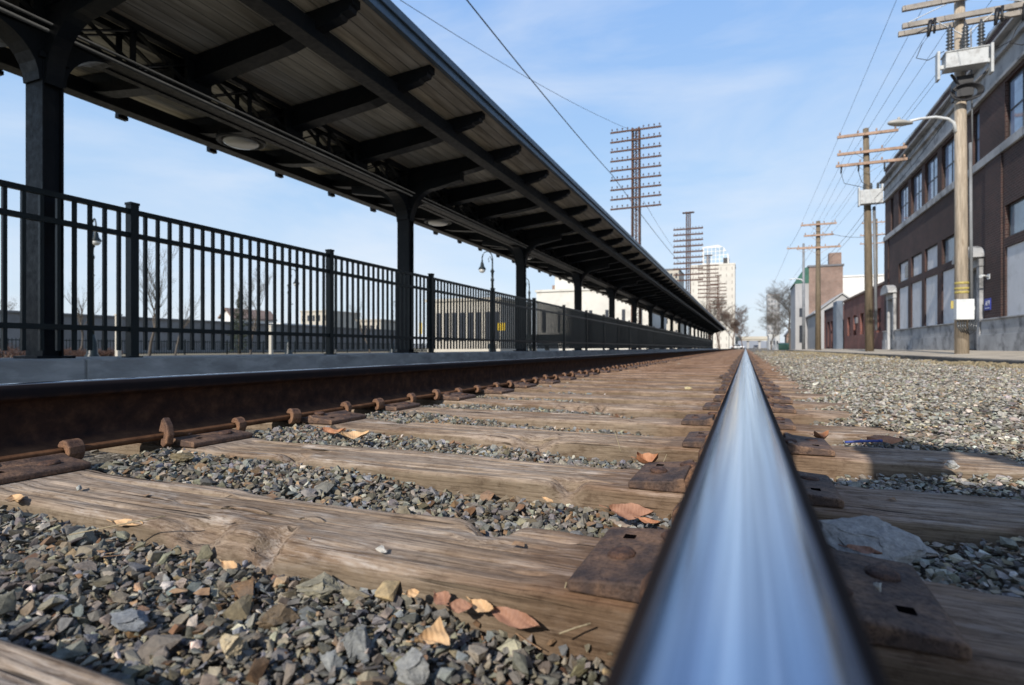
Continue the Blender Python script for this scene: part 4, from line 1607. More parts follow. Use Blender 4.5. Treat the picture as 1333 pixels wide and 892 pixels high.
# brick piers standing a little proud between the openings
piers = [(20.95, 22.15), (24.1, 24.8), (35.3, 36.2), (17.45, 17.95), (13.95, 14.45)]
for a, b in piers:
    mb = MB()
    mb.box(BX - 0.045, BX - .002, a, b, HZ(0.905), HZ(5.73))
    B(mb, 'pier', M['brick_dark'], bevel=0.004)


def window(a, b, c, d, nx, nz, glass, frame_m, name='window', inset=0.09, blind=False):
    fr = MB()
    x = BX + inset
    t = 0.055
    fr.box(x, x + .06, a + .002, a + t, c + .002, d - .002)
    fr.box(x, x + .06, b - t, b - .002, c + .002, d - .002)
    fr.box(x, x + .06, a + t, b - t, c + .002, c + t)
    fr.box(x, x + .06, a + t, b - t, d - t, d - .002)
    for k in range(1, nx):
        y = a + (b - a) * k / nx
        fr.box(x + .005, x + .05, y - .02, y + .02, c + t, d - t)
    for k in range(1, nz):
        z = c + (d - c) * k / nz
        fr.box(x + .003, x + .052, a + t, b - t, z - .022, z + .022)
    w = B(fr, name, frame_m)
    pn = MB()
    pn.box(x + .02, x + .03, a + t - .01, b - t + .01, c + t - .01, d - t + .01)
    p = pn.build('pane', glass, w)
    return w


for a, b in up_wins:
    n = 2 if b - a < 2 else 3
    window(a, b, HZ(6.0), HZ(7.75), 1 if b - a < 1 else n, 2, M['glass'], M['trim_dark'])
for i, (a, b) in enumerate(bays + bays_r):
    if i in (0, 1, 2):
        o = window(a, b, HZ(3.2), HZ(4.15), 1, 1, M['panel'], M['trim_dark'], 'transom_panel', 0.07)
    else:
        window(a, b, HZ(3.2), HZ(4.15), 2 if i > 3 else 1, 1, M['glass_pale'], M['trim_dark'], 'transom_window', 0.09)
    mb = MB()
    mb.box(BX + .05, BX + .10, a + .003, b - .003, HZ(0.903), HZ(2.927))
    bp = B(mb, 'board_panel', M['panel'])
# a broken dark pane in the last transom
mb = MB()
mb.box(BX + .062, BX + .069, 31.7, 32.3, HZ(3.35), HZ(3.95))
B(mb, 'dark_patch', M['glass_dark'])


def doorway(a, b, ztop, label=None):
    mb = MB()
    z0 = BZ
    mb.box(BX - .12, BX + .2, a - .22, a + .02, z0, ztop)
    mb.box(BX - .12, BX + .2, b - .02, b + .22, z0, ztop)
    mb.box(BX - .14, BX + .2, a - .26, b + .26, ztop, ztop + .28)
    sr = B(mb, 'door_surround', M['concrete_dark'], bevel=0.01)
    dm = MB()
    dm.box(BX + .14, BX + .19, a + .025, b - .025, z0, ztop - .01)
    d = B(dm, 'door', M['panel'] if label else simple('door_grey', (0.2, 0.2, 0.2), .6))
    gm = MB()
    gm.box(BX + .132, BX + .138, a + .22, b - .22, ztop - 1.25, ztop - .25)
    gm.build('pane', M['glass_dark'], d)
    hm = MB()
    hm.tube([(BX + .09, b - .2, z0 + 1.0), (BX + .09, b - .2, z0 + 1.18)], .012, 8)
    hm.build('handle', M['black'], d)
    hd = MB()
    # arched hood
    n = 12
    yc, hw_ = (a + b) / 2, (b - a) / 2 + .35
    pts = []
    for k in range(n + 1):
        t = PI * k / n
        pts.append((yc - hw_ * math.cos(t), ztop + .285 + .45 * math.sin(t)))
    hd.prism(pts, 'x', BX - .38, BX - .002)
    B(hd, 'door_hood', M['concrete_dark'])


doorway(22.6, 23.7, HZ(2.6))
doorway(33.95, 35.05, HZ(2.5), 'white')
# little white bracket lamp and the blue sign
mb = MB()
mb.tube([(BX - .05, 21.85, HZ(2.2)), (BX - .2, 21.8, HZ(2.24)), (BX - .3, 21.7, HZ(2.2))], [.03, .03, .05], 8)
mb.box(BX - .06, BX - .046, 21.75, 21.95, HZ(2.12), HZ(2.28))
o = mb.build('wall_lamp', M['white_metal'], None)
tag(o, 'small white wall lamp above the blue sign on the brick pier', 'wall lamp')
sg = thing('wall_sign', 'small square blue sign reading API on the brick pier beside the door', 'sign', (BX - .05, 21.9, HZ(1.17)))
mb = MB()
mb.box(-.02, -.001, -.24, .24, 0, .36)
mb.build('sign_board', M['sign_blue'], sg)
fc = bpy.data.curves.new('lettering', 'FONT')
fc.body = 'API'
fc.size = 0.24
fc.align_x = 'CENTER'
fc.extrude = 0.002
fc.shear = 0.2
fc.materials.append(M['sign_white'])
tmp = link(bpy.data.objects.new('lettering_curve', fc))
bpy.context.view_layer.update()
lme = bpy.data.meshes.new_from_object(tmp.evaluated_get(bpy.context.evaluated_depsgraph_get()))
bpy.data.objects.remove(tmp)
bpy.data.curves.remove(fc)
fo = link(bpy.data.objects.new('lettering', lme), sg)
fo.location = (-.0235, 0, .13)
fo.rotation_euler = (PI / 2, 0, -PI / 2)
fo.scale = (1.05, 1, 1)
mb = MB()
mb.box(-.0225, -.0205, -.17, .17, .05, .075)
mb.build('underline', M['sign_white'], sg)

# ------------------------------------------------------------------ low red brick building and others beyond
rb = thing('brick_building', 'low red brick workshop wall beyond the dark factory', 'building', (BX, 44, .1))


def BB(root, mb, name, mat, bevel=0, fix=True):
    o = mb.build(name, mat, root, bevel=bevel, fix=fix)
    o.location = -root.location
    return o


mb = MB()
hs = [(38 + 2.6 * k, 39.2 + 2.6 * k, HZ(.9), HZ(2.3)) for k in range(5)]
facade(mb, BX + .15, 36.5, 51.2, -.1, HZ(3.55), hs, .2)
mb.box(BX + .35, BX + 8, 36.5, 36.7, -.1, HZ(3.55))
mb.box(BX + .35, BX + 8, 51.0, 51.2, -.1, HZ(3.55))
BB(rb, mb, 'wall', M['brick_red'], fix=False)
mb = MB()
mb.box(BX + .05, BX + 8, 36.45, 51.25, HZ(3.56), HZ(3.68))
BB(rb, mb, 'coping', M['brick_old'])
for k, (a, b, c, d) in enumerate(hs):
    mb = MB()
    mb.box(BX + .3, BX + .34, a, b, c, d)
    w = BB(rb, mb, 'window', M['brick_dark'] if k % 2 else M['glass_dark'])
for yy in (39.9, 45.2):
    mb = MB()
    mb.box(BX + .02, BX + .147, yy, yy + .5, HZ(1.7), HZ(2.1))
    BB(rb, mb, 'vent', M['roof_grey'])
mb = MB()
mb.box(BX - .35, BX + .1, 51.3, 53.2, .05, HZ(3.72))
mb.box(BX - .38, BX - .352, 51.5, 52.15, .1, HZ(3.4))
mb.box(BX - .38, BX - .352, 52.3, 53.0, .1, HZ(3.4))
o = mb.build('metal_shed', M['blue_metal'], None, bevel=.01)
tag(o, 'tall blue grey metal cabinet between the two low red brick buildings', 'metal cabinet')
rb2 = thing('brick_building', 'dark red low brick garage furthest along the sidewalk', 'building', (BX, 57, .1))
mb = MB()
hs = [(54.6 + 2.2 * k, 56.1 + 2.2 * k, .2, HZ(2.4)) for k in range(3)]
facade(mb, BX + .1, 53.4, 62, -.1, HZ(3.5), hs, .2)
mb.box(BX + .3, BX + 6, 53.4, 53.6, -.1, HZ(3.5))
mb.box(BX + .0, BX + 6, 61.8, 62, -.1, HZ(3.5))
BB(rb2, mb, 'wall', brick_mat('dull_red_brick', (0.12, .036, .032), (.085, .03, .03), (.12, .09, .08), grime=1), fix=False)
for a, b, c, d in hs:
    mb = MB()
    mb.box(BX + .25, BX + .29, a, b, c, d)
    BB(rb2, mb, 'garage_door', M['brick_red'])
mb = MB()
mb.box(BX, BX + 6, 53.35, 62.05, HZ(3.5), HZ(3.6))
BB(rb2, mb, 'coping', M['roof_grey'])


def block(name, label, cat, px0, px1, ptop, d, wall_m, deep=10, roof='flat', roof_m=None, wins=None, win_m=None, pbase=None, gable=0, group=None, wz=0.6):
    """a building whose front meets the view between px0 and px1"""
    a, b = at(px0, ptop, d), at(px1, ptop, d)
    y = (a.y + b.y) / 2
    x0, x1 = a.x, b.x
    h = a.z
    base = -0.15 if pbase is None else at(px0, pbase, d).z
    t = thing(name, label, cat, ((x0 + x1) / 2, y, base), 0, group)
    o_ = Vector(((x0 + x1) / 2, y, base))
    mb = MB()
    if roof == 'gable':
        xm = (x0 + x1) / 2
        mb.prism([(x0, base), (x1, base), (x1, h), (xm, h + gable), (x0, h)], 'y', y, y + deep)
    else:
        mb.box(x0, x1, y, y + deep, base, h)
    o = mb.build('wall', wall_m, t)
    o.location = -o_
    rm_ = MB()
    if roof == 'gable':
        xm = (x0 + x1) / 2
        e = 0.25
        for xa in (x0, x1):
            s = 1 if xa == x1 else -1
            rm_.add([(xa + s * e, y - e, h - .1), (xm, y - e, h + gable + .03), (xm, y + deep, h + gable + .03), (xa + s * e, y + deep, h - .1),
                     (xa + s * e, y - e, h + .05), (xm, y - e, h + gable + .18), (xm, y + deep, h + gable + .18), (xa + s * e, y + deep, h + .05)],
                    [(0, 1, 2, 3), (4, 7, 6, 5), (0, 4, 5, 1), (2, 6, 7, 3), (0, 3, 7, 4)])
    else:
        rm_.box(x0 - .15, x1 + .15, y - .15, y + deep + .15, h + .002, h + max(.25, (h - base) * .02))
    o = rm_.build('roof', roof_m or wall_m, t)
    o.location = -o_
    if wins:
        nx, nz, fw, fh = wins
        cw, ch = (x1 - x0) / nx, (h - base) / nz
        wm = MB()
        wm.box(-cw * fw / 2, cw * fw / 2, -0.06, -0.002, -ch * fh / 2, ch * fh / 2)
        WM = wm.mesh('window', win_m or M['glass_dark'])
        for i in range(nx):
            for k in range(nz):
                w = link(bpy.data.objects.new('window', WM), t)
                w.location = (x0 + cw * (i + .5) - o_.x, 0, ch * (k + .5))
    return t, (x0, x1, y, base, h)


# three storey old brick house with green mansard
t, (x0, x1, y, zb_, zt_) = block('brick_house', 'three storey old brick house with green side roof and chimney', 'house', 1054, 1096, 347, 78, M['brick_old'], 9, roof_m=M['roof_grey'])
mb = MB()
mb.box(x1 - 1.6, x1 - .1, y + .5, y + 1.7, zt_ + .26, zt_ + 1.9)
o = mb.build('chimney', M['brick_old'], t)
o.location = -t.location
mb = MB()
mb.prism([(x0 - .001, zt_), (x0 - .001, zt_ - 2.2), (x0 - 1.9, zt_ - 2.2), (x0 - .5, zt_)], 'y', y + .1, y + 9)
o = mb.build('mansard_roof', M['roof_green'], t)
o.location = -t.location
mb = MB()
mb.box(x0 - 1.7, x0 - .002, y + .12, y + 8.9, zb_, zt_ - 2.21)
o = mb.build('side_wing', M['grey_build'], t)
o.location = -t.location
for k, (a, c) in enumerate([(x0 - .9, 2.2), (x0 - .9, 4.6), (x0 - .9, 1.0)]):
    mb = MB()
    mb.box(a - .3, a + .3, y + .05, y + .118, c, c + 1.2)
    o = mb.build('window', M['glass_dark'], t)
    o.location = -t.location
block('shed', 'pale grey gabled shed in front of the old brick house', 'shed', 1064, 1128, 407, 68, M['grey_build'], 12, 'gable', M['grey_build'], gable=2.2)
block('warehouse', 'white flat roofed warehouse behind the low red brick wall', 'building', 1097, 1150, 360, 88, M['white_paint'], 14, roof_m=M['white_paint'])
block('house', 'small red brick house at the far right of the bare tree', 'house', 1024, 1037, 437, 120, M['brick_old'], 6, 'gable', M['roof_grey'], gable=1.6, wins=(2, 1, .3, .4))
block('white_building', 'small bright white building under the large bare tree', 'building', 1001, 1014, 437, 130, M['white_paint'], 8, roof_m=M['white_paint'], wins=(3, 1, .3, .25))
t, dims = block('tower_block', 'distant pale grey high rise behind the large bare tree', 'tower', 999, 1015, 384, 300, M['grey_build'], 12, wins=(4, 12, .5, .5), win_m=simple('far_window', (.16, .18, .2), .3, bmp=0))
mb = MB()
p = at(1021, 446, 110)
mb.box(-1.0, 1.0, -.7, .7, 0, 1.1)
mb.add([(-1.05, -.75, 1.1), (1.05, -.75, 1.1), (1.05, .75, 1.35), (-1.05, .75, 1.35), (-1.05, .75, 1.1), (1.05, .75, 1.1)], [(0, 1, 2, 3), (3, 2, 5, 4), (0, 3, 4), (1, 5, 2), (0, 4, 5, 1)])
o = mb.build('dumpster', M['green_bin'], None, (p.x, p.y, -.15))
tag(o, 'dark green dumpster right of the small white building', 'dumpster')

# hotel tower
t, (x0, x1, y, zb_, zt_) = block('hotel_tower', 'tall beige tower with white glazed top beyond the canopy', 'tower', 898, 957, 346, 260, simple('tower_stone', (0.57, 0.54, 0.48), .85, var=.08, sc=.2), 16, wins=(8, 12, .16, .45), win_m=simple('tower_window', (.33, .30, .26), .4, bmp=0))
mb = MB()
xa, xb = at(914, 320, 260).x, at(949, 320, 260).x
zg = at(914, 319, 260).z
pts = [(xa, zt_ + .8), (xb, zt_ + .8), (xb, zt_ + 4.5), (xb - 2.2, zg - 1.2), (xb - 4.5, zg), (xa, zg - .6)]
mb.prism(pts, 'y', y + .8, y + 14)
o = mb.build('glazed_top', M['white_paint'], t)
o.location = -t.location
for i in range(6):
    for k in range(4):
        mb = MB()
        ya = xa + .5 + i * (xb - xa - 1) / 6
        za = zt_ + 1.2 + k * (zg - zt_ - 2.2) / 4
        if i == 5 and k == 3:
            continue
        mb.box(ya + .15, ya + (xb - xa - 1) / 6 - .15, y + .74, y + .798, za + .15, za + (zg - zt_ - 2.2) / 4 - .15)
        o = mb.build('glass_panel', M['glass_far'], t)
        o.location = -t.location
mb = MB()
mb.box(xb - 2.4, xb - .6, y + .6, y + .7, zt_ + .9, zt_ + 3.4)
o = mb.build('louvre', M['trim_dark'], t)
o.location = -t.location
block('office_block', 'cream office block with stepped grey roof behind the second pylon', 'building', 858, 884, 352, 150, M['cream'], 14, roof_m=M['roof_grey'], wins=(4, 7, .4, .45))

# overpass at the end of the street
pa, pb = at(962, 441, 280), at(996, 441, 280)
t = thing('overpass', 'beige concrete road overpass crossing the far end of the track', 'bridge', (pa.x, pa.y, -.15))
mb = MB()
mb.box(-3, 13, 0, 6, pa.z - .9, pa.z + 1.2)
mb.box(-3.2, 13.2, -.3, -.002, pa.z - .2, pa.z + .2)
mb.build('deck', M['cream'], t)
for k in range(3):
    mb = MB()
    mb.box(-1.6 + 5.2 * k, -.6 + 5.2 * k, 1, 5, 0, pa.z - .9)
    mb.build('pier', M['grey_build'], t)

# ------------------------------------------------------------------ left side background
mb = MB()
p0 = at(-60, 405, 33)
mb.box(-40.4, -40, -6, 60, -.2, HZ(2.08))
mb.box(-40.5, -39.9, -6, 60, HZ(2.08), HZ(2.2))
o = mb.build('boundary_wall', M['grey_wall'], None)
tag(o, 'long dark grey wall on the left behind the small iron fence', 'wall')
ff = thing('metal_fence', 'low black iron fence in front of the long grey wall', 'fence', (-31, 0, -.15))
pnl = MB()
for z in (.12, 0.78):
    pnl.box(-.02, .02, 0, 3, z - .02, z + .02)
for k in range(20):
    pnl.box(-.012, .012, k * .15 + .03, k * .15 + .055, .05, .86)
pnl.box(-.03, .03, -.03, .03, 0, .92)
PNL = pnl.mesh('bar_panel', M['fence_paint'])
for k in range(-2, 18):
    o = link(bpy.data.objects.new('bar_panel', PNL), ff)
    o.location = (0, k * 3.0, 0)


def tree(label, p, h, spread, seed, mat, levels=4, nb=5, r0=None, up=0.5, group=None, cat='tree', trunk_f=.35, thin=1.0):
    rnd = random.Random(seed)
    t = thing('bare_tree', label, cat, p, 0, group)
    tr, br = MB(), MB()
    r0 = r0 or h * 0.016

    def grow(mb, a, d, L, r, lev):
        pts, rad = [a.copy()], [r]
        n = 4
        p_ = a.copy()
        dd = d.copy()
        for k in range(n):
            dd = (dd + Vector((rnd.gauss(0, .14), rnd.gauss(0, .14), rnd.gauss(0.03, .07)))).normalized()
            p_ = p_ + dd * (L / n)
            pts.append(p_.copy())
            rad.append(max(r * (1 - .72 * (k + 1) / n), thin * .004 * h / 8))
        mb.tube(pts, rad, 6 if lev < 2 else 3, cap=False)
        if lev < levels:
            m = nb if lev > 0 else nb + 3
            for k in range(m):
                f = (0.35 if lev == 0 else .25) + (.65 if lev == 0 else .75) * (k + rnd.random() * .6) / m
                i = min(int(f * n), n - 1)
                q = pts[i].lerp(pts[i + 1], f * n - i)
                ax = rnd.uniform(0, 2 * PI)
                side = Vector((math.cos(ax), math.sin(ax), 0))
                nd = (dd * up + side * spread + Vector((0, 0, .25))).normalized()
                grow(br, q, nd, L * rnd.uniform(.42, .66), max(rad[i] * .55, .003 * h / 8), lev + 1)
    grow(tr, Vector((0, 0, 0)), Vector((0, 0, 1)), h * .62, r0, 0)
    tr.build('trunk', mat, t, fix=False)
    br.build('branches', mat, t, fix=False)
    return t


def gp(px, d, z=-.15):
    p = at(px, 450, d)
    return (p.x, p.y, z)


YG = 'young bare trees behind the platform fence'
tree('thin young bare tree left of the tall lamp behind the fence', gp(102, 26), 3.5, .4, 1, M['bark'], 3, 5, group=YG, up=1.1)
tree('young bare tree with pale trunk right of the first fence post', gp(194, 24), 4.4, .42, 2, M['bark'], 4, 5, group=YG, up=1.1)
tree('small bare tree left of the dark conifer behind the fence', gp(228, 30), 3.6, .42, 3, M['bark'], 3, 5, group=YG, up=1.1)
tree('twiggy bare tree beside the dark conifer behind the fence', gp(326, 28), 4.4, .45, 4, M['bark'], 4, 5, group=YG, up=1.0)
tree('slim upright bare tree left of the second canopy column', gp(482, 40), 4.2, .3, 5, M['bark'], 3, 5, group=YG, up=1.3)
tree('wide grey bare tree far off at the left edge', gp(8, 70), 7.5, .8, 6, M['bark'], 4, 5, group='far bare trees')
tree('large dark bare tree at the far right end of the track', gp(1029, 95), 12.3, .9, 7, M['bark'], 4, 7, group='far bare trees', r0=.22, thin=1.5, up=.6)
tree('smaller bare tree left of the large dark one', gp(1004, 120), 9.5, .9, 8, M['bark'], 4, 7, group='far bare trees', thin=1.6, up=.6)
tree('reddish bare tree just past the far end of the canopy', gp(955, 118), 9.0, .7, 9, M['bark_red'], 5, 5, group='far bare trees', thin=2.5)
tree('lower reddish bare tree right of the canopy end', gp(967, 150), 8.6, .7, 10, M['bark_red'], 4, 6, group='far bare trees', thin=2.5)
tree('grey bare tree in front of the beige tower', gp(937, 150), 15, .7, 11, M['bark'], 4, 6, group='far bare trees', thin=2.5)
tree('bare tree beside the grey light pole at right', gp(1041, 100), 5.5, .8, 12, M['bark'], 4, 5, group='far bare trees', thin=2)

# conifer
p = gp(312, 40)
t = thing('conifer_tree', 'dark rusty conifer behind the fence beside the bare trees', 'tree', p)
mb = MB()
mb.tube([(0, 0, 0), (0, 0, 4.2)], [.12, .02], 7)
mb.build('trunk', M['bark'], t)
mb = MB()
rr_ = random.Random(5)
vs, fs = [], []
for _ in range(2600):
    hh = rr_.uniform(.3, 4.4)
    R_ = (1 - hh / 4.6) * 1.3 * (0.7 + .3 * math.sin(hh * 9))
    a = rr_.uniform(0, 2 * PI)
    q = R_ * rr_.random() ** .5
    c = Vector((q * math.cos(a), q * math.sin(a), hh - q * .25))
    d = Vector((rr_.gauss(0, 1), rr_.gauss(0, 1), rr_.gauss(0, .5))).normalized() * .09
    e = Vector((rr_.gauss(0, 1), rr_.gauss(0, 1), rr_.gauss(0, 1))).normalized() * .05
    b = len(vs)
    vs += [c - d, c + e, c + d]
    fs.append((b, b + 1, b + 2))
mb.add(vs, fs)
mb.build('crown', M['needles'], t, fix=False)


def shrub(label, p, w, h, seed):
    rnd = random.Random(seed)
    mb = MB()
    for _ in range(120):
        a = rnd.uniform(0, 2 * PI)
        q = rnd.random() ** .5 * w
        b = Vector((q * math.cos(a) * .5, q * math.sin(a) * .5, 0))
        tpt = Vector((q * math.cos(a) * 1.1, q * math.sin(a) * 1.1, h * rnd.uniform(.5, 1.05) * (1 - .4 * (q / w) ** 2)))
        m = b.lerp(tpt, .5) + Vector((rnd.gauss(0, .05), rnd.gauss(0, .05), .05))
        mb.tube([b, m, tpt], [.012, .009, .005], 3, cap=False)
        for _k in range(3):
            s = m.lerp(tpt, rnd.random())
            mb.tube([s, s + Vector((rnd.gauss(0, .12), rnd.gauss(0, .12), rnd.uniform(0, .15)))], [.006, .004], 3, cap=False)
    o = mb.build('shrub', M['shrub'], None, p, fix=False)
    tag(o, label, 'shrub', 'reddish shrubs behind the fence')


shrub('reddish brown leafless shrub at the left edge behind the fence', gp(12, 19), .9, .5, 1)
shrub('reddish brown shrub at the base of the tall lamp', gp(92, 21), .7, .42, 2)
shrub('small brown shrub right of the tall lamp base', gp(138, 22), .5, .36, 3)


def lamp(label, p, h, side, rz=0, twin=False):
    t = thing('street_lamp', label, 'street lamp', p, rz, 'ornate black street lamps')
    mb = MB()
    mb.lathe([(.2, 0), (.2, .12), (.15, .2), (.14, .55), (.10, .65), (.065, .8)], 14)
    mb.build('base', M['fence_paint'], t)
    mb = MB()
    mb.lathe([(.06, .8), (.05, h * .72), (.07, h * .725), (.07, h * .74), (.045, h * .75), (.05, h * .80), (.085, h * .81), (.03, h * .84), (.03, h * .93)], 12)
    mb.tube([(-side * .02, 0, h * .6), (side * .22, 0, h * .6)], .02, 8)
    mb.build('pole', M['fence_paint'], t)
    mb = MB()
    pts = []
    R_ = .2
    for k in range(13):
        a = PI - k / 12 * PI * 1.05
        pts.append((side * (R_ + R_ * math.cos(a)), 0, h * .93 + (h * .07) * math.sin(a) * 1.0))
    mb.tube(pts, .022, 8)
    mb.tube([(0, 0, h * .9), (side * .09, 0, h * .955), (side * .16, 0, h * .93), (side * .13, 0, h * .90)], .013, 6)
    mb.build('crook', M['fence_paint'], t)
    ex = pts[-1]
    mb = MB()
    mb.lathe([(.03, 0), (.035, -.08), (.06, -.12), (.08, -.24), (.15, -.34), (.155, -.36)], 14, ex)
    sh = mb.build('lamp_shade', M['fence_paint'], t)
    mb = MB()
    mb.lathe([(.13, -.361), (.12, -.43), (.06, -.49), (.01, -.5)], 12, ex)
    mb.build('globe', M['glassy'], t)
    return t


lamp('tall ornate black lamp behind the fence by the left column', gp(120, 17.8, -.12), 4.4, 1, -.3)
lamp('ornate black lamp in the middle of the fence, right of the conifer', gp(376, 27.4, -.15), 4.2, 1, .2)
lamp('ornate black lamp with hanging bell rising above the fence under the canopy', gp(641, 22, -.15), 4.15, -1, .35)
lamp('ornate black lamp with curled arm left of the white station', gp(689, 31, -.15), 4.2, -1, .35)
lamp('ornate black lamp mostly hidden beside the second canopy column', gp(511, 34, -.15), 3.2, 1, .35)
# plain posts
for lab, px, d, h, m in [('slender pale metal post left of the second canopy column', 437, 20, 3.0, M['conduit']), ('short white stone bollard post left of the first fence post', 154, 20, 1.55, M['cream']), ('short pale square post right of the conifer', 353, 26, 1.4, M['cream'])]:
    mb = MB()
    if h > 2:
        mb.tube([(0, 0, 0), (0, 0, h)], .035, 10)
    else:
        mb.box(-.07, .07, -.07, .07, 0, h)
        mb.box(-.09, .09, -.09, .09, h, h + .05)
    o = mb.build('post', m, None, gp(px, d))
    tag(o, lab, 'post')

# station and low buildings on the left
t, (x0, x1, y, zb_, zt_) = block('station_building', 'white stone station with flat roof and upper block seen under the canopy', 'building', 688, 850, 378, 62, M['white_stone'], 14, roof_m=M['white_stone'], wins=(7, 1, .2, .35), win_m=M['glass_dark'])
mb = MB()
xa, xb = at(712, 355, 62).x, at(757, 355, 62).x
mb.box(xa, xb, y + 1, y + 9, zt_ + .2, at(712, 355, 62).z)
mb.box(xa - .2, xb + .2, y + .8, y + 9.2, at(712, 355, 62).z, at(712, 352, 62).z)
o = mb.build('upper_block', M['white_stone'], t)
o.location = -t.location
mb = MB()
mb.box(x0 + 1.2, x0 + 2.0, y + 2, y + 3, zt_ + .2, zt_ + .95)
o = mb.build('chimney', M['brick_old'], t)
o.location = -t.location
block('glass_pavilion', 'low cream building with dark glazed front behind the fence', 'building', 545, 660, 392, 52, M['cream'], 8, roof_m=M['cream'], wins=(9, 1, .62, .55), win_m=M['glass_dark'])
block('apartment_building', 'distant cream building with dark windows seen through the fence', 'building', 385, 432, 406, 110, M['cream'], 10, wins=(5, 3, .4, .45))
block('house', 'distant house with pale roof behind the bare trees at left', 'house', 285, 305, 414, 60, M['white_paint'], 6, 'gable', M['brick_old'], gable=.9)
block('apartment_building', 'pale distant building left of the second canopy column', 'building', 460, 500, 418, 90, M['cream'], 8, wins=(4, 2, .4, .4))
block('white_building', 'low white building between the bare trees behind the fence', 'building', 338, 370, 424, 60, M['white_paint'], 8)
sg2 = thing('warning_sign', 'small yellow sign on a post beyond the fence right of the column', 'sign', gp(548, 30))
mb = MB(); mb.tube([(0, 0, 0), (0, 0, 1.75)], .03, 8); mb.build('post', M['conduit'], sg2)
mb = MB(); mb.box(-.09, .09, -.05, -.031, 1.15, 1.75); mb.build('sign_board', M['sign_yellow'], sg2)
sg3 = thing('warning_sign', 'yellow board sign seen through the fence right of the tall fence post', 'sign', gp(653, 34))
mb = MB(); mb.tube([(0, 0, 0), (0, 0, 1.9)], .03, 8); mb.build('post', M['conduit'], sg3)
mb = MB(); mb.box(-.22, .22, -.05, -.031, 1.45, 1.9); mb.build('sign_board', M['sign_yellow'], sg3)
mb = MB()
mb.box(-1.6, 1.6, -.25, .25, .42, .48)
mb.box(-1.6, 1.6, .22, .27, .55, .95)
for xx in (-1.4, 0, 1.4):
    mb.box(xx - .03, xx + .03, -.2, .25, 0, .42)
o = mb.build('bench', M['fence_paint'], None, gp(712, 26, -.06))
tag(o, 'dark bench behind the fence in front of the white station', 'bench')

# ------------------------------------------------------------------ steel pylons with crossarms
def pylon(label, px, ptop, d, n_arms, a_gap, arm_w, first, extra=False):
    p = at(px, ptop, d)
    h = p.z + .15
    t = thing('telegraph_pylon', label, 'pylon', (p.x, p.y, -.15), 0, 'rusty lattice pylons behind the canopy')
    mb = MB()
    w0, w1 = .27, .23
    for sx_ in (-1, 1):
        for sy_ in (-1, 1):
            mb.bar((sx_ * w0, sy_ * w0 * .7, 0), (sx_ * w1, sy_ * w1 * .7, h), .10, .10)
    mb.box(-.05, .05, -.012, .012, 0, h)
    n = int(h / .36)
    for k in range(n):
        za, zb2 = h * k / n, h * (k + 1) / n
        wa = w0 + (w1 - w0) * k / n
        for s in (-1, 1):
            mb.bar((-wa, s * wa * .7, za), (wa, s * wa * .7, zb2), .06, .02)
            mb.bar((wa, s * (wa * .7 + .025), za), (-wa, s * (wa * .7 + .025), zb2), .06, .02)
            mb.bar((s * wa, -wa * .7, za), (s * wa, wa * .7, zb2), .02, .06)
    mb.build('lattice_mast', M['rust'], t)
    am = MB()
    ah = .055 if d < 50 else .095
    am.box(-arm_w / 2, arm_w / 2, -.29, -.21, -ah, ah)
    for k in range(10):
        xx = -arm_w / 2 + .12 + k * (arm_w - .24) / 9
        if abs(xx) < .3:
            continue
        am.lathe([(.014, .05), (.014, .14), (.04, .15), (.05, .2), (.035, .25), (.01, .26)], 8, (xx, -.25, 0))
    AM = am.mesh('crossarm', M['rust'])
    for k in range(n_arms):
        o = link(bpy.data.objects.new('crossarm', AM), t)
        o.location = (0, 0, h - first - k * a_gap)
        o.rotation_euler = (0, random.uniform(-.008, .008), 0)
    if extra:
        e = MB()
        e.box(-.7, .7, -.25, .25, h - .16, h - .04)
        e.build('top_plate', M['rust'], t)
    return t


D1 = 39
py1 = pylon('nearest rusty lattice pylon with nine crossarms, tallest above the canopy', 828, 167, D1, 9, .66, 3.45, .2)
pylon('second rusty lattice pylon, ten crossarms below a bare capped top', 896, 276, 72, 10, .72, 3.6, 2.2, True)
pylon('third lattice pylon in front of the beige tower', 922, 332, 104, 9, .72, 3.6, 2.0, True)
pylon('furthest lattice pylon beside the beige tower', 935, 358, 135, 8, .8, 3.6, 2.2, True)

# ------------------------------------------------------------------ utility poles
def insul(mb, x, y, z, s=1.0):
    mb.lathe([(.012 * s, 0), (.012 * s, .05 * s), (.05 * s, .06 * s), (.055 * s, .09 * s), (.03 * s, .10 * s), (.045 * s, .13 * s), (.03 * s, .17 * s), (.012 * s, .18 * s)], 8, (x, y, z))


PX = 5.0
# pole one
d1 = PX * 800 / 282
P1 = at(1252, 462, d1)
z1 = .11
pole1 = thing('utility_pole', 'nearest wooden utility pole with street lamp, white switch box and meter box', 'utility pole', (P1.x, P1.y, z1), 0, 'utility poles along the sidewalk')


def zy(py, d):
    return ZC + (453 - py) / 740 * d - z1


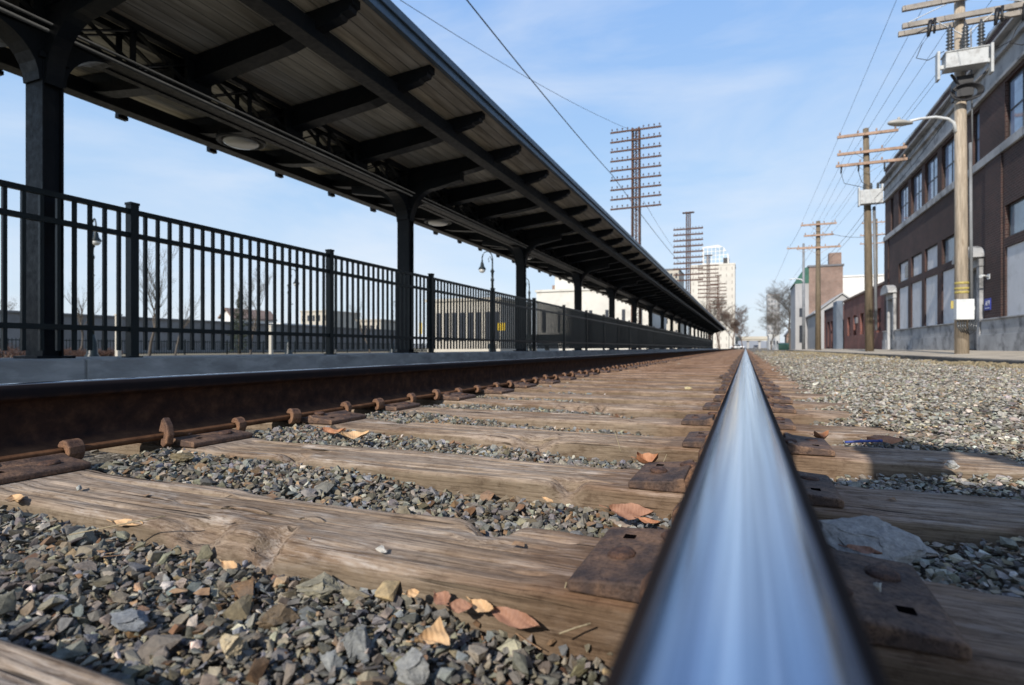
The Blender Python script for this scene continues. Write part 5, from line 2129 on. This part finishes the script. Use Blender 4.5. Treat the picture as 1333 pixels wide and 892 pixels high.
mb = MB()
h1 = zy(-35, d1)
mb.tube([(0, 0, -.1), (-.02, 0, h1 * .5), (-.05, 0, h1)], [.15, .13, .108], 20)
mb.build('pole_shaft', M['bark_wood'], pole1)
for (zz, w, two, x0_) in ((zy(26, d1), 1.3, True, 0), (zy(3, d1), 1.3, False, 0)):
    mb = MB()
    mb.box(-w, w, -.26, -.165, zz - .06, zz + .06)
    if two:
        mb.box(-w, w, .14, .235, zz - .06, zz + .06)
    mb.build('crossarm', M['arm_grey'], pole1)
mb = MB()
zz = zy(26, d1)
for s in (-1, 1):
    mb.bar((s * .6, -.27, zz - .05), (0, -.2, zz - .5), .03, .012)
    mb.bar((s * 1.2, -.22, zz + .06), (s * .3, -.2, zy(3, d1) - .05), .03, .012)
mb.build('arm_brace', M['white_metal'], pole1)
for sx_ in (-.72, .62, 1.15):
    mb = MB()
    mb.tube([(sx_, -.3, zz - .02), (sx_ - .02, -.32, zz - .16), (sx_ - .06, -.34, zz - .42)], [.05, .055, .035], 8)
    mb.tube([(sx_ + .09, -.3, zz + .02), (sx_ + .07, -.32, zz - .36)], [.035, .025], 8)
    mb.tube([(sx_ - .06, -.34, zz - .42), (sx_ - .2, -.35, zz - .62), (sx_ - .3, -.3, zz - .9), (sx_ - .05, -.3, zz - 1.0), (sx_ + .3, -.2, zz - .8)], .011, 5)
    mb.build('fuse_cutout', M['black'], pole1)
# white switch box with bushings
zb1, zb2 = zy(101, d1), zy(77, d1)
mb = MB()
mb.box(-.48, .36, -.58, -.22, zb1 + .06, zb2 - .03)
mb.box(-.50, .38, -.60, -.2, zb2 - .03, zb2)
for xx in (-.60, .46):
    mb.box(xx - .03, xx + .03, -.50, -.30, zb1 - .16, zb2 + .08)
    mb.box(*((-.566, -.484) if xx < 0 else (.364, .426)), -.45, -.38, zb1 + .1, zb1 + .2)
sw = mb.build('switch_box', M['box_grey'], pole1, bevel=.01)
for xx in (-.36, -.05, .26):
    mb = MB()
    prof = [(.06, 0)]
    for k in range(7):
        zq = .03 + k * .085
        prof += [(.05, zq), (.095 - k * .004, zq + .03), (.05, zq + .06)]
    prof += [(.03, .66), (.012, .72)]
    mb.lathe(prof, 12, (xx, -.42, zb2))
    mb.build('bushing', M['porcelain'], sw)
mb = MB()
mb.bar((-.3, -.3, zb1), (0, -.16, zb1 - .45), .06, .03)
mb.bar((.45, -.3, zb1), (0, -.16, zb1 - .45), .06, .03)
mb.box(-.17, .17, -.24, .2, zb1 - .55, zb1 - .05)
mb.build('mount_bracket', M['black'], pole1)
mb = MB()
for k in range(4):
    rr = .2 + .02 * k
    mb.tube([(.02 + rr * 1.25 * math.cos(a), -.24 - .02 * k, zy(126, d1) + rr * .8 * math.sin(a)) for a in np.linspace(0, 2 * PI, 20)], .022, 6, cap=False)
mb.build('cable_coil', M['black'], pole1)
# meter box, conduit, bands
mb = MB()
mb.box(-.22, .14, -.40, -.165, zy(417, d1), zy(391, d1))
mb.box(.14, .165, -.35, -.26, zy(405, d1), zy(400, d1))
mb.build('meter_box', M['white_metal'], pole1, bevel=.012)
mb = MB()
for k in range(4):
    x_ = -.16 + .05 * k
    mb.tube([(x_, -.3, zy(418, d1)), (x_ - .02, -.34, zy(426, d1)), (x_ + .06, -.34, zy(433 + k, d1)), (x_ + .2, -.32, zy(430, d1)), (x_ + .22, -.3, zy(418, d1))], .018, 6)
mb.build('cable_loop', M['porcelain'], pole1)
mb = MB()
mb.tube([(.18, -.05, zy(391, d1)), (.16, -.05, zy(188, d1))], .036, 10)
mb.tube([(.20, -.05, zy(188, d1)), (.17, -.05, zy(40, d1))], .018, 6)
mb.build('conduit', M['conduit'], pole1)
mb = MB()
for pyy in (369, 376, 381):
    zq = zy(pyy, d1)
    mb.lathe([(.146, zq - .03), (.150, zq), (.146, zq + .03)], 20, (-.005, 0, 0))
mb.build('band', M['yellow'], pole1)
mb = MB()
mb.box(-.27, -.2, -.17, -.15, zy(402, d1), zy(392, d1))
mb.build('tag_plate', M['yellow'], pole1)
# street lamp on its curved arm
mb = MB()
mb.tube([(-.14, -.05, zy(172, d1)), (-.18, -.07, zy(160, d1)), (-.32, -.12, zy(154.5, d1)), (-.6, -.22, zy(152, d1)), (-.95, -.36, zy(154, d1)), (-1.2, -.45, zy(157, d1))], [.045, .04, .035, .035, .032, .032], 10)
la = mb.build('lamp_arm', M['white_metal'], pole1)
mb = MB()
cx_, cy_, cz_ = -1.42, -.53, zy(159.5, d1)
vs, fs = [], []
secs = [(-.30, .03, .03), (-.24, .10, .06), (-.1, .15, .085), (.08, .14, .08), (.22, .08, .05), (.32, .045, .035)]
for k, (u, w_, hh) in enumerate(secs):
    for j in range(12):
        a = 2 * PI * j / 12
        vs.append((cx_ + u * .93, cy_ + w_ * math.cos(a) + u * .35, cz_ + hh * math.sin(a) * (1.0 if math.sin(a) > 0 else .8)))
for i in range(len(secs) - 1):
    for j in range(12):
        fs.append((i * 12 + j, i * 12 + (j + 1) % 12, (i + 1) * 12 + (j + 1) % 12, (i + 1) * 12 + j))
fs += [tuple(range(12))[::-1], tuple(60 + j for j in range(12))]
mb.add(vs, fs, True)
mb.lathe([(.035, 0), (.035, .06), (.02, .075)], 10, (cx_ - .02, cy_, cz_ + .08))
mb.build('lamp_head', M['lamp_grey'], pole1)

# pole two
d2 = PX * 800 / 163
P2 = at(1132, 453, d2)
z2_ = .11


def zy2(py, d=None):
    return ZC + (453 - py) / 740 * (d or d2) - z2_


pole2 = thing('utility_pole', 'second utility pole, dark wood with three crossarms and white transformer box', 'utility pole', (P2.x, P2.y, z2_), 0, 'utility poles along the sidewalk')
mb = MB()
mb.tube([(0, 0, -.1), (-.06, 0, zy2(310)), (-.14, 0, zy2(167))], [.165, .145, .11], 16)
mb.build('pole_shaft', M['bark_dark'], pole2)
for py, xa, xb, off in ((176, -1.25, 1.0, -.16), (199, -1.25, 1.3, -.17), (214, -1.3, 1.32, -.17)):
    mb = MB()
    zq = zy2(py)
    mb.box(xa, xb, off - .1, off, zq - .055, zq + .055)
    for x_ in np.linspace(xa + .1, xb - .1, 4):
        insul(mb, x_, off - .05, zq + .055, .8)
    mb.build('crossarm', M['arm_wood'], pole2)
mb = MB()
for py in (199, 214):
    for s in (-1, 1):
        mb.bar((s * .6, -.28, zy2(py) - .03), (-.08, -.2, zy2(py) - .42), .025, .01)
mb.build('arm_brace', M['conduit'], pole2)
for x_ in (-1.1, -.45, .5):
    mb = MB()
    mb.tube([(x_, -.3, zy2(214) - .06), (x_ - .02, -.33, zy2(214) - .35)], [.04, .03], 7)
    mb.tube([(x_ - .02, -.33, zy2(214) - .35), (x_ + .1, -.3, zy2(238)), (x_ * .3 + .1, -.3, zy2(246))], .012, 5)
    mb.build('fuse_cutout', M['black'], pole2)
mb = MB()
mb.box(-.42, .36, -.5, -.15, zy2(268), zy2(250))
mb.box(-.48, -.42, -.45, -.2, zy2(270), zy2(246))
mb.box(.36, .42, -.45, -.2, zy2(268), zy2(244))
sw2 = mb.build('switch_box', M['box_grey'], pole2, bevel=.01)
for x_ in (-.25, 0, .25):
    mb = MB()
    mb.lathe([(.05, 0), (.03, .05), (.07, .08), (.035, .12), (.07, .15), (.035, .19), (.06, .22), (.02, .3)], 10, (x_, -.32, zy2(250)))
    mb.build('bushing', M['porcelain'], sw2)
mb = MB()
mb.tube([(.23, -.05, zy2(430)), (.16, -.05, zy2(270))], .06, 8)
mb.build('conduit', M['conduit'], pole2)


def small_pole(label, px, ptop, d, arms, r, mat, lean=0):
    p = at(px, ptop, d)
    t = thing('utility_pole', label, 'utility pole', (p.x, p.y, .1), 0, 'utility poles along the sidewalk')
    h = p.z - .1
    mb = MB()
    mb.tube([(0, 0, -.1), (lean * .5, 0, h * .5), (lean, 0, h)], [r, r * .85, r * .7], 12)
    mb.build('pole_shaft', mat, t)
    for (pyy, w) in arms:
        zq = at(px, pyy, d).z - .1
        mb = MB()
        mb.box(lean - w, lean + w, -r - .1, -r, zq - .06, zq + .06)
        for x_ in np.linspace(-w + .1, w - .1, 4):
            insul(mb, lean + x_, -r - .05, zq + .06, .9)
        for s in (-1, 1):
            mb.bar((lean + s * w * .5, -r - .05, zq - .06), (lean, -r, zq - .5), .03, .015)
        mb.build('crossarm', M['arm_wood'], t)
    return t


d3 = PX * 800 / 97
p3 = small_pole('third utility pole, greenish wood with two high crossarms', 1065, 288, d3, ((293, 1.15), (307, .95), (323, 1.4)), .2, M['bark_dark'])
p4 = small_pole('fourth thin pole with pale curved street light arm, left of the third pole', 1046, 317, 56, ((323, 1.5),), .15, M['conduit'])
mb = MB()
zq = at(1046, 364, 56).z - .1
mb.tube([(0, -.1, zq - .3), (-.2, -.15, zq), (-.8, -.2, zq + .12), (-1.3, -.25, zq + .02)], .06, 8)
mb.build('lamp_arm', M['white_metal'], p4)
small_pole('far utility pole showing above the low red brick wall', 1141, 285, 66, ((290, 1.5), (306, 1.7), (317, 1.7)), .16, M['bark_dark'])

# ------------------------------------------------------------------ wires
def wire(label, pts, sag, r, group='overhead wires', n=18):
    mb = MB()
    P_ = [Vector(p) for p in pts]
    path = []
    for a, b in zip(P_[:-1], P_[1:]):
        for k in range(n):
            t = k / n
            q = a.lerp(b, t)
            q.z -= sag * 4 * t * (1 - t) * (b - a).length / 20
            path.append(q)
    path.append(P_[-1])
    mb.tube(path, r, 5, cap=False)
    o = mb.build('overhead_wire', M['wire'], None, fix=False)
    tag(o, label, 'wire', group)


def pp(t, x, y, z):
    return (t.location.x + x, t.location.y + y, t.location.z + z)


# over the canopy: a thick cable and a thin wire
wire('thick black cable slanting down across the sky to the second pylon', [at(560, -60, 16), at(797, 228, D1 + 1), at(884, 341, 71)], .12, .024)
wire('thin wire slanting down to the top of the nearest pylon', [at(440, -52, 15), at(818, 168, D1 - .4)], .25, .011)
wire('thin slack wire between the nearest and second pylons', [at(838, 262, D1 - .4), at(882, 330, 71.5)], .1, .012)
# conductors pole one - two - three
SIDE = ['leftmost', 'second', 'third', 'rightmost']
for k, xo in enumerate((-1.15, -.5, .35, .9)):
    z_a = zy(-8, d1)
    wire('power line meeting the top crossarm of the second pole, %s of four' % SIDE[k],
         [(P1.x + xo * 1.3, P1.y - 14, z1 + h1 + .2), pp(pole1, xo * 1.15, -.2, h1 - .2), pp(pole2, xo, -.2, zy2(172)), pp(p3, xo * .9, -.25, at(1065, 290, d3).z + .05)], .05, .006)
for k, xo in enumerate((-.6, .5, 1.1)):
    wire('power line from the nearest pole to the middle crossarm beyond, %s of three' % ['leftmost', 'middle', 'rightmost'][k],
         [pp(pole1, xo, .2, zz + .05), pp(pole2, xo, -.2, zy2(195)), pp(p3, xo * .8, -.25, at(1065, 306, d3).z)], .12, .006)
for k, (py, xo) in enumerate(((262, .0), (272, .1))):
    wire('low service cable between the utility poles, %s one' % ['upper', 'lower'][k],
         [pp(pole1, -.15 + xo, .0, zy(118 + 14 * k, d1)), pp(pole2, 0.1, -.2, zy2(py)), pp(p3, 0, -.25, at(1065, 344 + 5 * k, d3).z)], .35, .009)
for k, xo in enumerate((-1.0, .9)):
    wire('thin far power line beyond the third pole, %s one' % ['left', 'right'][k], [pp(p3, xo, -.25, at(1065, 291, d3).z), pp(p4, xo * 1.2, -.2, at(1046, 321, 56).z), (p4.location.x + xo * 1.2, p4.location.y + 60, 11)], .1, .012)
wire('slack wire drooping from the third pole to the factory corner', [pp(p3, .8, -.25, at(1065, 308, d3).z), (BX + .3, 36.0, HZ(6.2))], .5, .013)

# ------------------------------------------------------------------ far street: cars, globe lamps
def car(label, p, rz, m):
    t = thing('parked_car', label, 'car', p, rz, 'cars at the far end of the street')
    mb = MB()
    side = [(-2.1, .35), (-2.15, .7), (-1.9, .85), (-1.35, .92), (-.75, 1.38), (.75, 1.42), (1.45, .98), (2.05, .88), (2.15, .6), (2.1, .35)]
    mb.prism(side, 'x', -.85, .85)
    mb.build('body', m, t, bevel=.08)
    mb = MB()
    mb.prism([(-1.2, .95), (-.72, 1.32), (.7, 1.35), (1.3, 1.0)], 'x', -.86, .86)
    mb.build('side_window', M['glass_dark'], t)
    mb = MB()
    mb.add([(-.7, -1.34, .96), (.7, -1.34, .96), (.62, -.80, 1.36), (-.62, -.80, 1.36)], [(0, 1, 2, 3)])
    for v in range(0):
        pass
    mb.build('windscreen', M['glass_dark'], t, (0, -.03, .02))
    wm = MB()
    wm.tube([(-.1, 0, 0), (.1, 0, 0)], .32, 16)
    WM = wm.mesh('wheel', M['tyre'])
    for sx_ in (-.8, .8):
        for sy_ in (-1.35, 1.35):
            o = link(bpy.data.objects.new('wheel', WM), t)
            o.location = (sx_, sy_, .32)
    for sx_ in (-.6, .6):
        mb = MB()
        mb.box(sx_ - .16, sx_ + .16, -2.17, -2.1, .6, .74)
        mb.build('headlight', M['glassy'], t)
    return t


car('white car parked past the far end of the canopy', gp(960, 170, -.14), 1.3, M['car_white'])
car('small dark car in the road under the overpass', gp(984, 230, -.04), 0, M['car_dark'])
for k, (px, d, ptop) in enumerate([(949, 135, 434), (955, 150, 436), (960, 165, 438)]):
    p = at(px, ptop, d)
    t = thing('globe_lamp', ['globe street lamp nearest the canopy end', 'globe street lamp in the middle beyond the canopy end', 'globe street lamp farthest beyond the canopy end'][k], 'street lamp', (p.x, p.y, -.15), 0, 'globe lamps beyond the canopy')
    mb = MB()
    mb.tube([(0, 0, 0), (0, 0, p.z)], .06, 8)
    mb.build('pole', M['fence_paint'], t)
    mb = MB()
    mb.lathe([(.1, p.z), (.3, p.z + .15), (.36, p.z + .35), (.28, p.z + .58), (.05, p.z + .7)], 12)
    mb.build('globe', M['glassy'], t)

# low hills on the horizon
mb = MB()
n = 60
vs, fs = [], []
for k in range(n + 1):
    a = -1.0 + 2.0 * k / n
    x, y = 1300 * math.sin(a), 1300 * math.cos(a)
    h = 10 + 10 * math.sin(k * .5) * math.sin(k * .23 + 1) + 4 * random.random()
    vs += [(x, y, -1), (x, y, max(h, 4))]
fs = [(2 * k, 2 * k + 2, 2 * k + 3, 2 * k + 1) for k in range(n)]
mb.add(vs, fs)
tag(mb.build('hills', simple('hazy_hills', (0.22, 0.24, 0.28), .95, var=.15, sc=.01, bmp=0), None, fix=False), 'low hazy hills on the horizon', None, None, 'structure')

# ------------------------------------------------------------------ the person who crouches behind the lens; the shadow right of the rail is theirs
def photographer():
    J = {'pelvis': (.17, -.80, .52), 'belly': (.18, -.72, .74), 'chest': (.20, -.56, 1.02), 'neck': (.22, -.46, 1.24), 'headb': (.23, -.42, 1.30), 'head': (.24, -.39, 1.39), 'headt': (.24, -.39, 1.46),
         'shl': (.02, -.50, 1.16), 'ell': (-.08, -.40, 1.17), 'wrl': (.0, -.20, 1.27), 'hal': (.05, -.14, 1.29),
         'shr': (.41, -.50, 1.16), 'elr': (.70, -.42, 1.18), 'wrr': (.46, -.20, 1.27), 'har': (.41, -.14, 1.29),
         'hil': (.05, -.79, .50), 'knl': (.02, -.62, .08), 'anl': (.06, -1.04, .07), 'tol': (.06, -1.20, .02),
         'hir': (.29, -.79, .50), 'knr': (.34, -.62, .08), 'anr': (.33, -1.04, .07), 'tor': (.33, -1.20, .02)}
    R_ = {'pelvis': .17, 'belly': .175, 'chest': .20, 'neck': .07, 'headb': .08, 'head': .10, 'headt': .07, 'shl': .10, 'ell': .07, 'wrl': .042, 'hal': .042, 'shr': .10, 'elr': .07, 'wrr': .042, 'har': .042,
          'hil': .12, 'knl': .085, 'anl': .055, 'tol': .04, 'hir': .12, 'knr': .085, 'anr': .055, 'tor': .04}
    J = {k_: (v[0] - .10, v[1] - .05, v[2] * (1.0 if v[2] < .6 else .97)) for k_, v in J.items()}
    E = [('pelvis', 'belly'), ('belly', 'chest'), ('chest', 'neck'), ('neck', 'headb'), ('headb', 'head'), ('head', 'headt'), ('chest', 'shl'), ('shl', 'ell'), ('ell', 'wrl'), ('wrl', 'hal'), ('chest', 'shr'), ('shr', 'elr'), ('elr', 'wrr'), ('wrr', 'har'),
         ('pelvis', 'hil'), ('hil', 'knl'), ('knl', 'anl'), ('anl', 'tol'), ('pelvis', 'hir'), ('hir', 'knr'), ('knr', 'anr'), ('anr', 'tor')]
    names = list(J)
    verts = [J[n_] for n_ in names]
    edges = [(names.index(a), names.index(b)) for a, b in E]
    for side, wr in ((-1, 'hal'), (1, 'har')):
        bpt = Vector(J[wr])
        for k in range(4):
            o0 = bpt + Vector(((k - 1.5) * .018, .02, -.005))
            i0 = len(verts)
            verts += [tuple(o0 + Vector((-side * .012, .035, -.008))), tuple(o0 + Vector((-side * .028, .05, -.03)))]
            edges += [(names.index(wr), i0), (i0, i0 + 1)]
            R_[i0], R_[i0 + 1] = .0095, .0085
        i0 = len(verts)
        verts += [tuple(bpt + Vector((-side * .04, .01, -.012))), tuple(bpt + Vector((-side * .05, .035, -.02)))]
        edges += [(names.index(wr), i0), (i0, i0 + 1)]
        R_[i0], R_[i0 + 1] = .011, .009
    me = bpy.data.meshes.new('person')
    me.from_pydata(verts, edges, [])
    me.materials.append(M['cloth'])
    o = link(bpy.data.objects.new('person', me))
    md = o.modifiers.new('skin', 'SKIN')
    md.use_smooth_shade = True
    if not me.skin_vertices:
        bpy.context.view_layer.objects.active = o
    sk = me.skin_vertices[0].data if me.skin_vertices else None
    if sk:
        for i, n_ in enumerate(names):
            sk[i].radius = (R_[n_], R_[n_])
            sk[i].use_root = (n_ == 'pelvis')
        for i in range(len(names), len(verts)):
            sk[i].radius = (R_[i], R_[i])
    sb = o.modifiers.new('sub', 'SUBSURF')
    sb.levels = 1
    sb.render_levels = 1
    tag(o, 'person in dark jacket kneeling behind the lens beside the near rail', 'person')
    mb = MB()
    mb.lathe([(.106, .0), (.112, .05), (.10, .10), (.06, .135), (.01, .145)], 16, (.14, -.45, 1.34))
    mb.build('hair', M['hair'], o)


photographer()

# ------------------------------------------------------------------ light, sky, camera
SUN_EL, SUN_AZ = math.radians(32), math.radians(6)
w = bpy.data.worlds.new('World')
SC.world = w
w.use_nodes = True
nt = w.node_tree
bg = nt.nodes['Background']
sky = nt.nodes.new('ShaderNodeTexSky')
sky.sky_type = 'NISHITA'
sky.sun_disc = False
sky.sun_elevation = SUN_EL
sky.sun_rotation = PI + SUN_AZ
sky.air_density = 1.0
sky.dust_density = 1.2
sky.ozone_density = 1.2
tc = nt.nodes.new('ShaderNodeTexCoord')
mp = nt.nodes.new('ShaderNodeMapping')
mp.inputs['Scale'].default_value = (1.2, 1.2, 4.5)
mp.inputs['Location'].default_value = (0.4, 0.2, 0.1)
nt.links.new(tc.outputs['Generated'], mp.inputs['Vector'])
cn = noise(nt, mp.outputs[0], 1.5, 7, 0.55, 0.4)
cr = ramp(nt, cn, [(0.45, (0, 0, 0)), (0.74, (0.55, 0.55, 0.55))])
sxyz = nt.nodes.new('ShaderNodeSeparateXYZ')
nt.links.new(tc.outputs['Generated'], sxyz.inputs[0])
hz = ramp(nt, sxyz.outputs['Z'], [(0.0, (5.6, 6.2, 7.0)), (0.10, (4.8, 5.85, 7.1)), (0.28, (3.3, 4.95, 7.2)), (0.54, (2.15, 3.9, 7.2)), (0.72, (1.0, 2.2, 4.9)), (1.0, (0.45, 1.2, 3.2))])
skm = mixc(nt, 0.80, sky.outputs[0], hz.outputs[0])
cl = mixc(nt, cr.outputs[0], skm, (6.2, 6.5, 7.0, 1))
nt.links.new(cl, bg.inputs['Color'])
bg.inputs['Strength'].default_value = 0.142

sd = bpy.data.lights.new('sun', 'SUN')
sd.energy = 4.9
sd.angle = math.radians(0.5)
sd.color = (1.0, 0.94, 0.86)
so = link(bpy.data.objects.new('sun', sd))
dv = Vector((-math.sin(SUN_AZ) * math.cos(SUN_EL), -math.cos(SUN_AZ) * math.cos(SUN_EL), math.sin(SUN_EL)))
so.rotation_euler = dv.to_track_quat('Z', 'Y').to_euler()

cd = bpy.data.cameras.new('camera')
cd.sensor_width = 36
cd.lens = 740 / 1333 * 36
cd.shift_y = 7 / 1333
cd.clip_start = 0.02
cd.clip_end = 5000
cd.dof.use_dof = True
cd.dof.focus_distance = 1.3
cd.dof.aperture_fstop = 5.6
co = link(bpy.data.objects.new('camera', cd))
co.location = (0, 0, ZC)
co.rotation_euler = (PI / 2, 0, TH)
SC.camera = co
SC.view_settings.view_transform = 'Standard'
SC.view_settings.look = 'None'
SC.view_settings.exposure = 0
SC.render.engine = 'CYCLES'
SC.cycles.use_denoising = True
SC.cycles.max_bounces = 6
SC.cycles.diffuse_bounces = 3
SC.cycles.glossy_bounces = 3
